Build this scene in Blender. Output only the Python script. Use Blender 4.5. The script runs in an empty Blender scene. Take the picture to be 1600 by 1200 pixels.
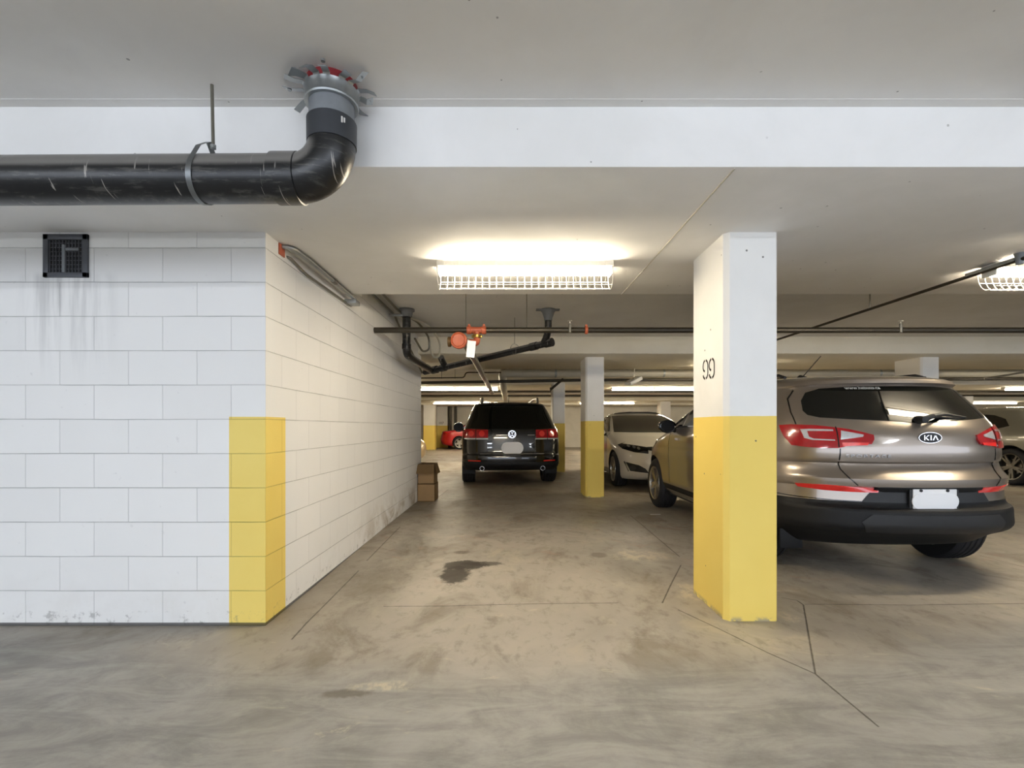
import bpy, bmesh, math, random
import numpy as np
from mathutils import Vector, Matrix
from mathutils.geometry import delaunay_2d_cdt
random.seed(7)
PI = math.pi
SC = bpy.context.scene
COL = SC.collection

# ------------------------------------------------------------------ camera, world, exposure
EYE, F, CX, HY = 1.13, 750.0, 798.0, 668.0      # eye height, focal length in px, principal point
cd = bpy.data.cameras.new('camera'); cam = bpy.data.objects.new('camera', cd); COL.objects.link(cam)
cam.location = (0, 0, EYE); cam.rotation_euler = (PI/2, 0, 0)
cd.sensor_width = 36; cd.lens = F/1600*36; cd.shift_x = (800-CX)/1600; cd.shift_y = (HY-600)/1600
cd.clip_start = 0.02; cd.clip_end = 200
SC.camera = cam
SC.view_settings.view_transform = 'Standard'; SC.view_settings.look = 'None'
SC.view_settings.gamma = 1; SC.view_settings.exposure = 0.0; SC.view_settings.use_curve_mapping = False
wd = bpy.data.worlds.new('daylight'); SC.world = wd; wd.use_nodes = True
wd.node_tree.nodes['Background'].inputs[0].default_value = (0.80, 0.87, 1.0, 1)
wd.node_tree.nodes['Background'].inputs[1].default_value = 4.1
TUBE_WARM, TUBE_COOL = 140.0, 100.0
SC.cycles.max_bounces = 7; SC.cycles.diffuse_bounces = 4; SC.cycles.glossy_bounces = 3; SC.cycles.transmission_bounces = 2
SC.cycles.adaptive_threshold = .03; SC.cycles.caustics_reflective = False; SC.cycles.caustics_refractive = False

# ------------------------------------------------------------------ materials
def lin(h):
    h = h.lstrip('#'); v = [int(h[i:i+2], 16)/255 for i in (0, 2, 4)]
    return tuple(c/12.92 if c <= .04045 else ((c+.055)/1.055)**2.4 for c in v) + (1,)
class NT:
    def __init__(s, name):
        s.m = bpy.data.materials.new(name); s.m.use_nodes = True; s.t = s.m.node_tree
        s.b = s.t.nodes['Principled BSDF']
    def n(s, typ, **kw):
        nd = s.t.nodes.new(typ)
        for k, v in kw.items(): setattr(nd, k, v)
        return nd
    def put(s, sock, v):
        if v is None: return
        if isinstance(v, bpy.types.NodeSocket): s.t.links.new(v, sock)
        elif isinstance(v, (tuple, list)) and sock.type == 'RGBA' and len(v) == 3: sock.default_value = (*v, 1)
        else: sock.default_value = v
    def math(s, op, a, b=None, c=None, clamp=False):
        nd = s.n('ShaderNodeMath', operation=op); nd.use_clamp = clamp
        for i, v in enumerate((a, b, c)): s.put(nd.inputs[i], v)
        return nd.outputs[0]
    def vmath(s, op, a, b=None, out=0):
        nd = s.n('ShaderNodeVectorMath', operation=op); s.put(nd.inputs[0], a); s.put(nd.inputs[1], b)
        return nd.outputs[out]
    def mix(s, f, a, b, mode='MIX'):
        nd = s.n('ShaderNodeMix', data_type='RGBA', blend_type=mode); s.put(nd.inputs[0], f); s.put(nd.inputs[6], a); s.put(nd.inputs[7], b)
        return nd.outputs[2]
    def noise(s, scale, detail=4, rough=.55, vec=None, dist=0.0):
        nd = s.n('ShaderNodeTexNoise'); nd.inputs['Scale'].default_value = scale; nd.inputs['Detail'].default_value = detail
        nd.inputs['Roughness'].default_value = rough; nd.inputs['Distortion'].default_value = dist
        s.put(nd.inputs['Vector'], vec if vec is not None else s.pos()); return nd.outputs[0]
    def pos(s):
        if not hasattr(s, '_p'): s._p = s.n('ShaderNodeTexCoord').outputs['Object']
        return s._p
    def xyz(s, v=None):
        nd = s.n('ShaderNodeSeparateXYZ'); s.put(nd.inputs[0], v if v is not None else s.pos()); return nd.outputs
    def comb(s, x, y, z):
        nd = s.n('ShaderNodeCombineXYZ')
        for i, v in enumerate((x, y, z)): s.put(nd.inputs[i], v)
        return nd.outputs[0]
    def ramp(s, f, stops, interp='LINEAR'):
        nd = s.n('ShaderNodeValToRGB'); cr = nd.color_ramp; cr.interpolation = interp
        while len(cr.elements) < len(stops): cr.elements.new(.5)
        for e, (p, c) in zip(cr.elements, stops):
            e.position = p; e.color = c if isinstance(c, tuple) else (c, c, c, 1)
        s.put(nd.inputs[0], f); return nd.outputs[0]
    def sstep(s, v, lo, hi):
        nd = s.n('ShaderNodeMapRange', interpolation_type='SMOOTHSTEP'); s.put(nd.inputs[0], v)
        nd.inputs[1].default_value = lo; nd.inputs[2].default_value = hi; return nd.outputs[0]
    def scl(s, v, sx, sy, sz): return s.vmath('MULTIPLY', v, (sx, sy, sz))
    def bump(s, h, dist=.01, strength=1.0):
        nd = s.n('ShaderNodeBump'); s.put(nd.inputs['Height'], h); nd.inputs['Distance'].default_value = dist
        nd.inputs['Strength'].default_value = strength; s.put(s.b.inputs['Normal'], nd.outputs[0])
    def out(s, color=None, rough=None, metal=None, **kw):
        s.put(s.b.inputs['Base Color'], color); s.put(s.b.inputs['Roughness'], rough); s.put(s.b.inputs['Metallic'], metal)
        for k, v in kw.items(): s.put(s.b.inputs[k.replace('_', ' ')], v)
        return s.m
def plain(name, h, rough=.5, metal=0.0, var=.06, scale=9, **kw):
    """solid finish with a faint grain, so that every object has a node-built surface"""
    t = NT(name); c = lin(h) if isinstance(h, str) else h
    n = t.noise(scale, 3)
    d = tuple(x*(1-var) for x in c[:3]) + (1,); e = tuple(min(1, x*(1+var)) for x in c[:3]) + (1,)
    return t.out(t.mix(n, d, e), rough, metal, **kw)

def m_blocks():
    t = NT('painted_concrete_block'); X, Y, Z = t.xyz()
    N = t.n('ShaderNodeNewGeometry').outputs['Normal']; nx = t.xyz(N)[0]
    side = t.math('GREATER_THAN', t.math('ABSOLUTE', nx), .5)
    uf = t.math('ADD', X, 1.43+4.0*10); us = t.math('ADD', Y, -2.8+.2+40)
    u = t.math('ADD', t.math('MULTIPLY', uf, t.math('SUBTRACT', 1, side)), t.math('MULTIPLY', us, side))
    v = t.math('ADD', Z, .022+.4)
    wob = t.math('MULTIPLY', t.math('SUBTRACT', t.noise(2.2, 2), .5), .006)
    br = t.n('ShaderNodeTexBrick', offset=.5, offset_frequency=2, squash=1)
    t.put(br.inputs['Vector'], t.comb(u, t.math('ADD', v, wob), 0))
    for k, val in (('Scale', 1), ('Mortar Size', .0028), ('Mortar Smooth', .6), ('Brick Width', .4), ('Row Height', .2), ('Bias', 0)):
        br.inputs[k].default_value = val
    br.inputs['Color1'].default_value = (1, 1, 1, 1); br.inputs['Color2'].default_value = (.97, .97, .97, 1); br.inputs['Mortar'].default_value = (1, 1, 1, 1)
    fac = br.outputs['Fac']
    fr = t.math('FRACT', t.math('DIVIDE', t.math('ADD', v, wob), .2))
    d = t.math('MINIMUM', fr, t.math('SUBTRACT', 1, fr))
    hl = t.math('SUBTRACT', 1, t.sstep(d, .006, .016))
    broken = t.sstep(t.noise(1.7, 4, .6), .36, .6)
    line = t.math('MULTIPLY', hl, t.math('ADD', .22, t.math('MULTIPLY', broken, .5)))
    white = t.mix(t.noise(1.1, 3), lin('#ecebe8'), lin('#f5f4f1'))
    white = t.mix(1, white, br.outputs['Color'], 'MULTIPLY')
    white = t.mix(t.math('MULTIPLY', t.sstep(t.noise(26, 2), .70, .8), .25), white, lin('#b9b9b7'))
    # worn dirt low down along the side wall, soot streaks below the vent
    low = t.math('SUBTRACT', 1, t.sstep(Z, .0, .42))
    dirt = t.math('MULTIPLY', t.math('MULTIPLY', low, t.sstep(t.noise(3.2, 8, .68, dist=.4), .42, .66)), t.math('ADD', .12, t.math('MULTIPLY', side, t.sstep(Y, 3.6, 6.0))))
    white = t.mix(t.math('MULTIPLY', dirt, .7), white, lin('#a08f70'))
    vent = t.math('MULTIPLY', t.math('SUBTRACT', 1, t.sstep(t.math('ABSOLUTE', t.math('ADD', X, 2.58)), .1, .34)), t.math('MULTIPLY', t.sstep(Z, 1.3, 2.0), t.math('SUBTRACT', 1, t.sstep(Z, 2.0, 2.05))))
    stre = t.sstep(t.noise(1, 4, .6, t.scl(t.pos(), 14, 14, 1.2)), .42, .7)
    white = t.mix(t.math('MULTIPLY', t.math('MULTIPLY', vent, stre), .5), white, lin('#9a9a98'))
    yel = t.mix(t.noise(2.4, 4), lin('#edcf66'), lin('#f5dc7c'))
    ymask = t.math('MULTIPLY', t.math('LESS_THAN', Z, 1.193), t.math('ADD',
            t.math('MULTIPLY', t.math('SUBTRACT', 1, side), t.math('GREATER_THAN', X, -1.643)),
            t.math('MULTIPLY', side, t.math('LESS_THAN', Y, 3.047)), clamp=True))
    c = t.mix(ymask, white, yel)
    c = t.mix(t.math('MULTIPLY', fac, .35), c, t.mix(ymask, lin('#b4b3b0'), lin('#b9a24a')))
    c = t.mix(t.math('MULTIPLY', line, .85), c, t.mix(ymask, lin('#8d8c8a'), lin('#94802e')))
    chip = t.math('MULTIPLY', t.math('LESS_THAN', Z, .06), t.sstep(t.noise(14, 6, .75), .55, .66))
    c = t.mix(t.math('MULTIPLY', chip, .45), c, lin('#6b675f'))
    c = t.mix(t.math('MULTIPLY', t.math('LESS_THAN', Z, -.008), .85), c, lin('#2e2b27'))
    h = t.math('SUBTRACT', t.math('MULTIPLY', t.noise(60, 3), .15), fac)
    t.bump(h, .004, .7)
    return t.out(c, .62)
def m_concrete(name, a, b, yellow=None, pits=.5, rough=.7):
    t = NT(name); X, Y, Z = t.xyz()
    c = t.mix(t.sstep(t.noise(1.3, 6, .6, dist=.3), .3, .7), lin(a), lin(b))
    if yellow is not None:
        yel = t.mix(t.noise(2, 3), lin('#eccc60'), lin('#f4da76'))
        c = t.mix(t.math('LESS_THAN', Z, t.math('ADD', yellow, t.math('MULTIPLY', t.math('SUBTRACT', t.noise(5, 2), .5), .006))), c, yel)
        low = t.math('MULTIPLY', t.math('SUBTRACT', 1, t.sstep(Z, .0, .035)), t.sstep(t.noise(12, 5, .7), .45, .55))
        c = t.mix(low, c, lin('#a99a7a'))
    vo = t.n('ShaderNodeTexVoronoi'); vo.inputs['Scale'].default_value = 9; t.put(vo.inputs['Vector'], t.pos())
    pit = t.math('MULTIPLY', t.math('LESS_THAN', vo.outputs['Distance'], .055), t.sstep(t.noise(3, 2), .46, .5))
    c = t.mix(t.math('MULTIPLY', pit, pits), c, lin('#55524c'))
    h = t.math('SUBTRACT', t.math('ADD', t.math('MULTIPLY', t.noise(5, 5), .5), t.math('MULTIPLY', t.noise(70, 3), .1)), pit)
    t.bump(h, .004, .5)
    return t.out(c, rough)

def fl(x, y):                                   # a pixel on the floor -> world X, Y
    Y = F*EYE/(y-HY); return ((x-CX)*Y/F, Y)
CRACKS = [[(1064, 883), (1049, 912), (1035, 942)], [(1060, 953), (1120, 981), (1200, 1020), (1274, 1053)],
          [(1255, 945), (1262, 985), (1274, 1053)], [(1274, 1053), (1320, 1092), (1372, 1135)],
          [(1222, 934), (1245, 938), (1255, 945)], [(625, 823), (573, 873)], [(560, 888), (478, 968), (456, 992)],
          [(600, 943), (700, 945), (965, 942)], [(1258, 944), (1420, 945), (1600, 943)], [(1530, 868), (1600, 886)],
          [(700, 765), (668, 790)], [(884, 738), (960, 738)], [(985, 805), (1062, 870)]]
def m_floor():
    t = NT('concrete_floor'); P = t.pos(); X, Y, Z = t.xyz()
    big = t.noise(.55, 6, .6, dist=.6); mid = t.noise(1.8, 8, .66, t.scl(P, 1, .75, 1), .7); fine = t.noise(11, 8, .7, t.scl(P, 1.0, .6, 1), .3)
    c = t.mix(t.sstep(big, .35, .65), lin('#9c958a'), lin('#b4aca0'))
    c = t.mix(t.math('MULTIPLY', t.sstep(mid, .5, .66), .7), c, lin('#817768'))
    c = t.mix(t.math('MULTIPLY', t.sstep(mid, .44, .30), .5), c, lin('#bdb49c'))
    c = t.mix(t.math('MULTIPLY', t.sstep(fine, .50, .68), .45), c, lin('#6f6857'))
    # cool light over the near drive lane, painted as greyer brushed concrete
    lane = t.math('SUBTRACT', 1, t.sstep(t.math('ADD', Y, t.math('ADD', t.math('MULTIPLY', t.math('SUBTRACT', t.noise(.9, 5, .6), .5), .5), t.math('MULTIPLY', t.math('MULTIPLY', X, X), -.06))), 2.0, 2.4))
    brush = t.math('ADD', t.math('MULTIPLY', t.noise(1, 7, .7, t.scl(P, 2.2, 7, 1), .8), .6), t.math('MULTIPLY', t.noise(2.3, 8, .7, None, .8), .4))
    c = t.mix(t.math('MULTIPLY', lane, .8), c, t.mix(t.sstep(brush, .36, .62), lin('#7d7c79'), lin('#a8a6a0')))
    # tyre tracks: darker along the stall, under parked cars
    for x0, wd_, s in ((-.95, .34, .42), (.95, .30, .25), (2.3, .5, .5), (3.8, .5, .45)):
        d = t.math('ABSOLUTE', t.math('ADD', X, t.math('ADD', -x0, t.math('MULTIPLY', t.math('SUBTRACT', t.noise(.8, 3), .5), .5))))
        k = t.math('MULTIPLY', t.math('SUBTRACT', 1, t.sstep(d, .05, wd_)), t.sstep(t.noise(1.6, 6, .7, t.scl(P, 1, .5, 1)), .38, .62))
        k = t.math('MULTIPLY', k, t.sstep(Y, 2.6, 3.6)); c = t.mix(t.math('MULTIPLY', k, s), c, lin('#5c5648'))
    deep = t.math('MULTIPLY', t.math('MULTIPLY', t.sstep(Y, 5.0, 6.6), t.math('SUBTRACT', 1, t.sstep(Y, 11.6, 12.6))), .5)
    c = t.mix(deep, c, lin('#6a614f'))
    # reddish wear and pale scuffs
    c = t.mix(t.math('MULTIPLY', t.math('MULTIPLY', t.sstep(t.noise(2.7, 6, .7, dist=1), .56, .68), t.sstep(Y, 3.2, 3.7)), .3), c, lin('#b08c74'))
    scuff = t.math('MULTIPLY', t.sstep(t.noise(3.3, 9, .75, t.scl(P, .6, 1.6, 1), 1.4), .60, .68), .5)
    c = t.mix(scuff, c, lin('#c6bda6'))
    wb = t.math('MULTIPLY', t.math('SUBTRACT', t.noise(9, 8, .78, None, .6), .5), .34)
    def blob(cx, cy, rx, ry):
        a = t.math('DIVIDE', t.math('ADD', X, -cx), rx); b = t.math('DIVIDE', t.math('ADD', Y, -cy), ry)
        return t.math('ADD', t.math('SQRT', t.math('ADD', t.math('MULTIPLY', a, a), t.math('MULTIPLY', b, b))), t.math('MULTIPLY', wb, 4.5))
    for px, py, rx, ry, s, lo in ((726, 882, .21, .15, .92, .72), (712, 896, .13, .24, .92, .7), (755, 880, .17, .07, .75, .7), (935, 867, .09, .10, .6, .6),
                                (580, 905, .38, .55, .45, .2), (720, 862, .09, .07, .7, .5), (870, 795, .35, .3, .35, .3), (540, 1078, .13, .04, .6, .5), (820, 700, 1.2, 1.5, 0, .3)):
        cx, cy = fl(px, py)
        k = t.math('SUBTRACT', 1, t.sstep(blob(cx, cy, rx, ry), lo, 1.02)); c = t.mix(t.math('MULTIPLY', k, s), c, lin('#2b241a' if s > .7 else '#5a5142'))
    for px, py, rx, ry in ((1000, 868, .3, .22), (1085, 925, .16, .22), (1235, 965, .07, .1), (600, 1068, .2, .05)):
        cx, cy = fl(px, py)
        k = t.math('SUBTRACT', 1, t.sstep(blob(cx, cy, rx, ry), .4, 1.1)); k = t.math('MULTIPLY', k, t.sstep(fine, .42, .6)); c = t.mix(t.math('MULTIPLY', k, .6), c, lin('#d8cdb0'))
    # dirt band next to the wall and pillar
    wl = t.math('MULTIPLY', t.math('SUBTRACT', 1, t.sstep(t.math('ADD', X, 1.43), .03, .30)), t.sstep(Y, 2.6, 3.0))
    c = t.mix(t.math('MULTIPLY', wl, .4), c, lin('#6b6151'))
    # sawn joints and cracks
    best = None; P2 = t.comb(X, Y, 0)
    for pl in CRACKS:
        w = [fl(*p) for p in pl]
        for (ax, ay), (bx, by) in zip(w, w[1:]):
            ab = (bx-ax, by-ay, 0); L2 = ab[0]**2+ab[1]**2
            pa = t.vmath('SUBTRACT', P2, (ax, ay, 0))
            h = t.math('DIVIDE', t.vmath('DOT_PRODUCT', pa, ab, 1), L2, clamp=True)
            nd = t.n('ShaderNodeVectorMath', operation='SCALE'); nd.inputs[0].default_value = ab; t.put(nd.inputs[3], h)
            d = t.vmath('LENGTH', t.vmath('SUBTRACT', pa, nd.outputs[0]), None, 1)
            best = d if best is None else t.math('MINIMUM', best, d)
    best = t.math('ADD', best, t.math('MULTIPLY', t.math('SUBTRACT', t.noise(25, 3), .5), .006))
    crack = t.math('SUBTRACT', 1, t.sstep(best, .0015, .0065))
    c = t.mix(t.math('MULTIPLY', crack, .8), c, lin('#3a342a'))
    t.bump(t.math('SUBTRACT', t.math('ADD', t.math('MULTIPLY', fine, .3), t.math('MULTIPLY', mid, .5)), t.math('MULTIPLY', crack, 1.5)), .006, .35)
    return t.out(c, t.ramp(mid, [(.3, .42), (.7, .62)]), Specular_IOR_Level=.35)
def m_abs():
    t = NT('black_abs_pipe'); P = t.pos()
    facing_up = t.xyz(t.n('ShaderNodeNewGeometry').outputs['Normal'])[2]
    sc = t.sstep(t.noise(1, 7, .72, t.scl(P, 7, 9, 55)), .52, .66)
    st = t.sstep(t.noise(1, 3, .5, t.scl(P, 60, 5, 6), .5), .655, .685)
    c = t.mix(t.math('MULTIPLY', sc, .45), lin('#151618'), lin('#65635e'))
    c = t.mix(t.math('MULTIPLY', st, .6), c, lin('#b5b0a8'))
    c = t.mix(t.math('MULTIPLY', t.sstep(facing_up, .05, .3), .85), c, lin('#7d7a76'))  # grey mixed in on sides that face upward
    return t.out(c, .33)
def m_paint(name, h, metal=.55, rough=.32, coat=.9):
    t = NT(name); c = lin(h)
    fl_ = t.noise(900, 1); d = tuple(x*.9 for x in c[:3])+(1,); e = tuple(min(1, x*1.1) for x in c[:3])+(1,)
    return t.out(t.mix(fl_, d, e), rough, metal, Coat_Weight=coat, Coat_Roughness=.04)
def m_emit(name, col, strength):
    t = NT(name); t.put(t.b.inputs['Emission Color'], col); t.b.inputs['Emission Strength'].default_value = strength
    return t.out((.9, .9, .9, 1), .4)

M = {}
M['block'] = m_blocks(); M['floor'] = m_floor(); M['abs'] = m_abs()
M['ceiling'] = m_concrete('painted_concrete_ceiling', '#e9e7e3', '#f2f1ee', pits=.6)
M['beam'] = m_concrete('painted_concrete_beam', '#eae9e6', '#f3f2f0', pits=.5)
M['beam2'] = m_concrete('beam_warm_light_tint', '#eae3d0', '#f1ebda', pits=.4)  # cream tint puts warm light into the colour of the deeper beams
M['pillar'] = m_concrete('painted_concrete_pillar', '#ebeae6', '#f3f2ee', yellow=1.197, pits=.85)
M['pillar2'] = m_concrete('painted_concrete_pillar_deeper', '#eae7df', '#f2efe8', yellow=1.235, pits=.5)
M['backwall'] = m_concrete('cream_painted_wall', '#e2dccb', '#eee8d8', pits=.2)
M['tube_w'] = m_emit('warm_fluorescent_tube', (1, .86, .64, 1), TUBE_WARM)
M['tube_c'] = m_emit('cool_fluorescent_tube', (.86, .92, 1, 1), TUBE_COOL)
M['enamel'] = plain('white_enamel', '#e9e6dc', .4)
M['galv'] = plain('galvanised_steel', '#a9adae', .38, .85, .15, 30)
M['steel'] = plain('dull_steel_pipe', '#8d8a80', .32, .9, .12, 20)
M['darkpipe'] = plain('dark_steel_pipe', '#413c33', .4, .55, .15, 12)
M['orange'] = plain('orange_painted_iron', '#b35b3c', .45, 0, .15, 25)
M['red'] = plain('red_seal', '#7a1a20', .5)
M['greypipe'] = plain('dusty_grey_pipe', '#7c8084', .6, 0, .2, 22)
M['insul'] = plain('pipe_insulation_jacket', '#c9c3b2', .5, 0, .08, 6)
M['rubber'] = plain('tyre_rubber', '#17171a', .75, 0, .2, 40)
M['black'] = plain('black_plastic', '#131416', .55, 0, .15, 30)
M['blackgrain'] = plain('charcoal_bumper_plastic', '#0e0f11', .6, 0, .12, 60, Specular_IOR_Level=.3)
M['glossblack'] = plain('gloss_black', '#08090b', .08, 0, .1, 5)
M['well'] = plain('wheel_well', '#0c0c0d', .9)
M['chrome'] = plain('chrome', '#bcbdc0', .12, 1.0, .03, 10)
M['alloy'] = plain('silver_alloy', '#b4b1aa', .28, .9, .05, 10)
M['darkalloy'] = plain('two_tone_alloy', '#77756f', .3, .85, .2, 10)
M['glass'] = plain('tinted_glass', '#0b0d0c', .04, 0, .1, 3)
M['greyglass'] = plain('mirror_dark_glass', '#0e0e0e', .35, 0, .1, 3, Specular_IOR_Level=.15)
M['redlens'] = plain('red_lamp_lens', '#9a0b14', .12, 0, .3, 30, Coat_Weight=.6, Coat_Roughness=.03)
M['brightred'] = plain('red_reflector', '#e02a26', .2, 0, .1, 30, Coat_Weight=1.0)
M['amber'] = plain('amber_lens', '#d45a28', .15, 0, .1, 30, Coat_Weight=1.0)
M['clearlens'] = plain('clear_lamp_lens', '#d2d2d6', .15, .5, .25, 60, Coat_Weight=1.0)
M['headlens'] = plain('headlamp_lens', '#494a4c', .08, .6, .5, 45, Coat_Weight=1.0)
M['white'] = plain('white_plate', '#eeeeee', .5, 0, .02)
M['letter'] = plain('white_lettering', '#dddcd6', .5)
M['stencil'] = plain('black_stencil_paint', '#2b2823', .7, 0, .3, 60)
M['card'] = plain('brown_cardboard', '#9b7e58', .8, 0, .08, 8)
M['cardin'] = plain('cardboard_tape', '#7d6341', .6, 0, .05, 8)
M['dgrey'] = plain('dark_grey_metal', '#53555a', .45, .2, .1, 15)
M['void'] = plain('dark_interior', '#1c1c1e', .85)
M['p_taupe'] = m_paint('taupe_metallic_paint', '#8f857b', .7, .30)
M['p_black'] = m_paint('black_metallic_paint', '#0d0f11', .3, .22)
M['p_white'] = m_paint('pearl_white_paint', '#cbc6ba', .15, .35)
M['p_grey'] = m_paint('grey_green_paint', '#7d7b70', .5, .32)
M['p_red'] = m_paint('red_paint', '#b2151b', .15, .35)
M['p_beige'] = m_paint('beige_paint', '#b59f79', .4, .35)

# ------------------------------------------------------------------ object helpers
def tag(o, label=None, cat=None, group=None, kind=None):
    if label: o['label'] = label
    if cat: o['category'] = cat
    if group: o['group'] = group
    if kind: o['kind'] = kind
    return o
def link(name, me, mat, parent=None, loc=None, sharp=35, mats=None):
    for m in (mats or [mat]): me.materials.append(m)
    for p in me.polygons: p.use_smooth = True
    me.set_sharp_from_angle(angle=math.radians(sharp))
    o = bpy.data.objects.new(name, me); COL.objects.link(o)
    if parent: o.parent = parent
    if loc is not None: o.location = loc
    return o
def obj(name, bm, mat, parent=None, loc=None, sharp=35, mats=None):
    bmesh.ops.recalc_face_normals(bm, faces=bm.faces)
    me = bpy.data.meshes.new(name); bm.to_mesh(me); bm.free()
    return link(name, me, mat, parent, loc, sharp, mats)
def empty(name, loc, rz=0):
    o = bpy.data.objects.new(name, None); COL.objects.link(o); o.location = loc; o.rotation_euler = (0, 0, rz); return o
def box(bm, x0, x1, y0, y1, z0, z1, bev=0.0):
    vs = [bm.verts.new(p) for p in ((x0,y0,z0),(x1,y0,z0),(x1,y1,z0),(x0,y1,z0),(x0,y0,z1),(x1,y0,z1),(x1,y1,z1),(x0,y1,z1))]
    fs = [bm.faces.new([vs[i] for i in f]) for f in ((0,3,2,1),(4,5,6,7),(0,1,5,4),(1,2,6,5),(2,3,7,6),(3,0,4,7))]
    if bev:
        es = list({e for f in fs for e in f.edges})
        bmesh.ops.bevel(bm, geom=es, offset=bev, segments=2, affect='EDGES', profile=.5)
    return bm
def bx(*a, **k): return box(bmesh.new(), *a, **k)
def fillet(pts, r, n=8):
    pts = [Vector(p) for p in pts]; out = [pts[0]]
    for a, b, c in zip(pts, pts[1:], pts[2:]):
        u = (a-b); v = (c-b); k = min(r, u.length*.49, v.length*.49); u.normalize(); v.normalize()
        if u.cross(v).length < 1e-4: out.append(b); continue
        p0, p2 = b+u*k, b+v*k
        for i in range(n+1):
            s = i/n; out.append(p0*(1-s)**2 + b*2*s*(1-s) + p2*s**2)
    return out + [pts[-1]]
def tube(bm, pts, r, n=14, caps=True):
    pts = [Vector(p) for p in pts]; rs = r if isinstance(r, (list, tuple)) else [r]*len(pts)
    rings = []; up = None
    for i, p in enumerate(pts):
        t = (pts[min(i+1, len(pts)-1)] - pts[max(i-1, 0)]).normalized()
        if up is None:
            up = Vector((0, 0, 1)) if abs(t.z) < .9 else Vector((0, 1, 0))
        up = (up - t*up.dot(t)).normalized(); sd = t.cross(up)
        rings.append([bm.verts.new(p + (up*math.cos(a)+sd*math.sin(a))*rs[i]) for a in (2*PI*k/n for k in range(n))])
    for a, b in zip(rings, rings[1:]):
        for k in range(n): bm.faces.new((a[k], a[(k+1)%n], b[(k+1)%n], b[k]))
    if caps: bm.faces.new(rings[0][::-1]); bm.faces.new(rings[-1])
    return bm
def tb(pts, r, n=14): return tube(bmesh.new(), pts, r, n)
def lathe(bm, prof, axis='Z', n=32, o=(0, 0, 0), closed=False):
    """prof: list of (radius, height)"""
    o = Vector(o); rings = []
    for r, h in prof:
        ring = []
        for k in range(n):
            a = 2*PI*k/n; c, s = r*math.cos(a), r*math.sin(a)
            ring.append(bm.verts.new(o + Vector({'Z': (c, s, h), 'X': (h, c, s), 'Y': (c, h, s)}[axis])))
        rings.append(ring)
    pr = list(zip(rings, rings[1:])) + ([(rings[-1], rings[0])] if closed else [])
    for a, b in pr:
        for k in range(n): bm.faces.new((a[k], a[(k+1)%n], b[(k+1)%n], b[k]))
    if not closed:
        bm.faces.new(rings[0][::-1]); bm.faces.new(rings[-1])
    return bm
def prism(bm, poly, d0, d1, plane='XZ'):
    """poly in two coordinates, extruded along the third from d0 to d1"""
    f = {'XZ': lambda a, b, d: (a, d, b), 'YZ': lambda a, b, d: (d, a, b), 'XY': lambda a, b, d: (a, b, d)}[plane]
    A = [bm.verts.new(f(a, b, d0)) for a, b in poly]; B = [bm.verts.new(f(a, b, d1)) for a, b in poly]
    bm.faces.new(A); bm.faces.new(B[::-1])
    for i in range(len(poly)):
        j = (i+1) % len(poly); bm.faces.new((A[i], A[j], B[j], B[i]))
    return bm
def textmesh(s, size, depth=.001, align='CENTER', sx=1.0, shear=0.0, spacing=1.0):
    cu = bpy.data.curves.new('lettering', 'FONT'); cu.body = s; cu.size = size; cu.extrude = depth; cu.align_x = align; cu.align_y = 'CENTER'
    cu.shear = shear; cu.space_character = spacing; cu.resolution_u = 3
    o = bpy.data.objects.new('lettering', cu); COL.objects.link(o); bpy.context.view_layer.update()
    dg = bpy.context.evaluated_depsgraph_get(); me = bpy.data.meshes.new_from_object(o.evaluated_get(dg))
    bpy.data.objects.remove(o); bpy.data.curves.remove(cu)
    for v in me.vertices: v.co.x *= sx
    me.materials.clear(); return me
def pchip(xs, ys):
    xs = np.array(xs, float); ys = np.array(ys, float); h = np.diff(xs); d = np.diff(ys)/h; m = np.zeros_like(ys)
    for i in range(1, len(xs)-1):
        if d[i-1]*d[i] > 0:
            w1, w2 = 2*h[i]+h[i-1], h[i]+2*h[i-1]; m[i] = (w1+w2)/(w1/d[i-1]+w2/d[i])
    m[0], m[-1] = d[0], d[-1]
    def f(x):
        x = min(max(x, xs[0]), xs[-1]); i = min(max(int(np.searchsorted(xs, x)-1), 0), len(h)-1)
        t = (x-xs[i])/h[i]; return float(ys[i]*(2*t**3-3*t*t+1)+h[i]*m[i]*(t**3-2*t*t+t)+ys[i+1]*(-2*t**3+3*t*t)+h[i]*m[i+1]*(t**3-t*t))
    return f
def P(x, y, Y): return Vector(((x-CX)*Y/F, Y, EYE-(y-HY)*Y/F))

# ------------------------------------------------------------------ setting
SOF, SLAB = 2.27, 2.533
XL, XR, YB = -13.0, 26.0, 27.6
def fz(x, y):
    s = lambda a: (lambda q: q*q*(3-2*q))(min(max(a, 0), 1))
    return -.026*s((0.2-x)/1.6)*s((6.0-y)/3.0)
bm = bmesh.new(); nx, ny = 130, 120
xs = [XL+(XR-XL)*i/nx for i in range(nx+1)]; ys = [-8+(YB+8)*j/ny for j in range(ny+1)]
g = [[bm.verts.new((x, y, fz(x, y))) for x in xs] for y in ys]
for j in range(ny):
    for i in range(nx): bm.faces.new((g[j][i], g[j][i+1], g[j+1][i+1], g[j+1][i]))
be = [e for e in bm.edges if e.is_boundary]
r = bmesh.ops.extrude_edge_only(bm, edges=be)
for v in [v for v in r['geom'] if isinstance(v, bmesh.types.BMVert)]: v.co.z = -.3
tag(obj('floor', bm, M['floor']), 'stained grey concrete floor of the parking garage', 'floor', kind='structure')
tag(obj('ceiling', bx(XL, XR, -8, YB, SLAB, SLAB+.25), M['ceiling']), 'white painted concrete ceiling slab', 'ceiling', kind='structure')
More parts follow.
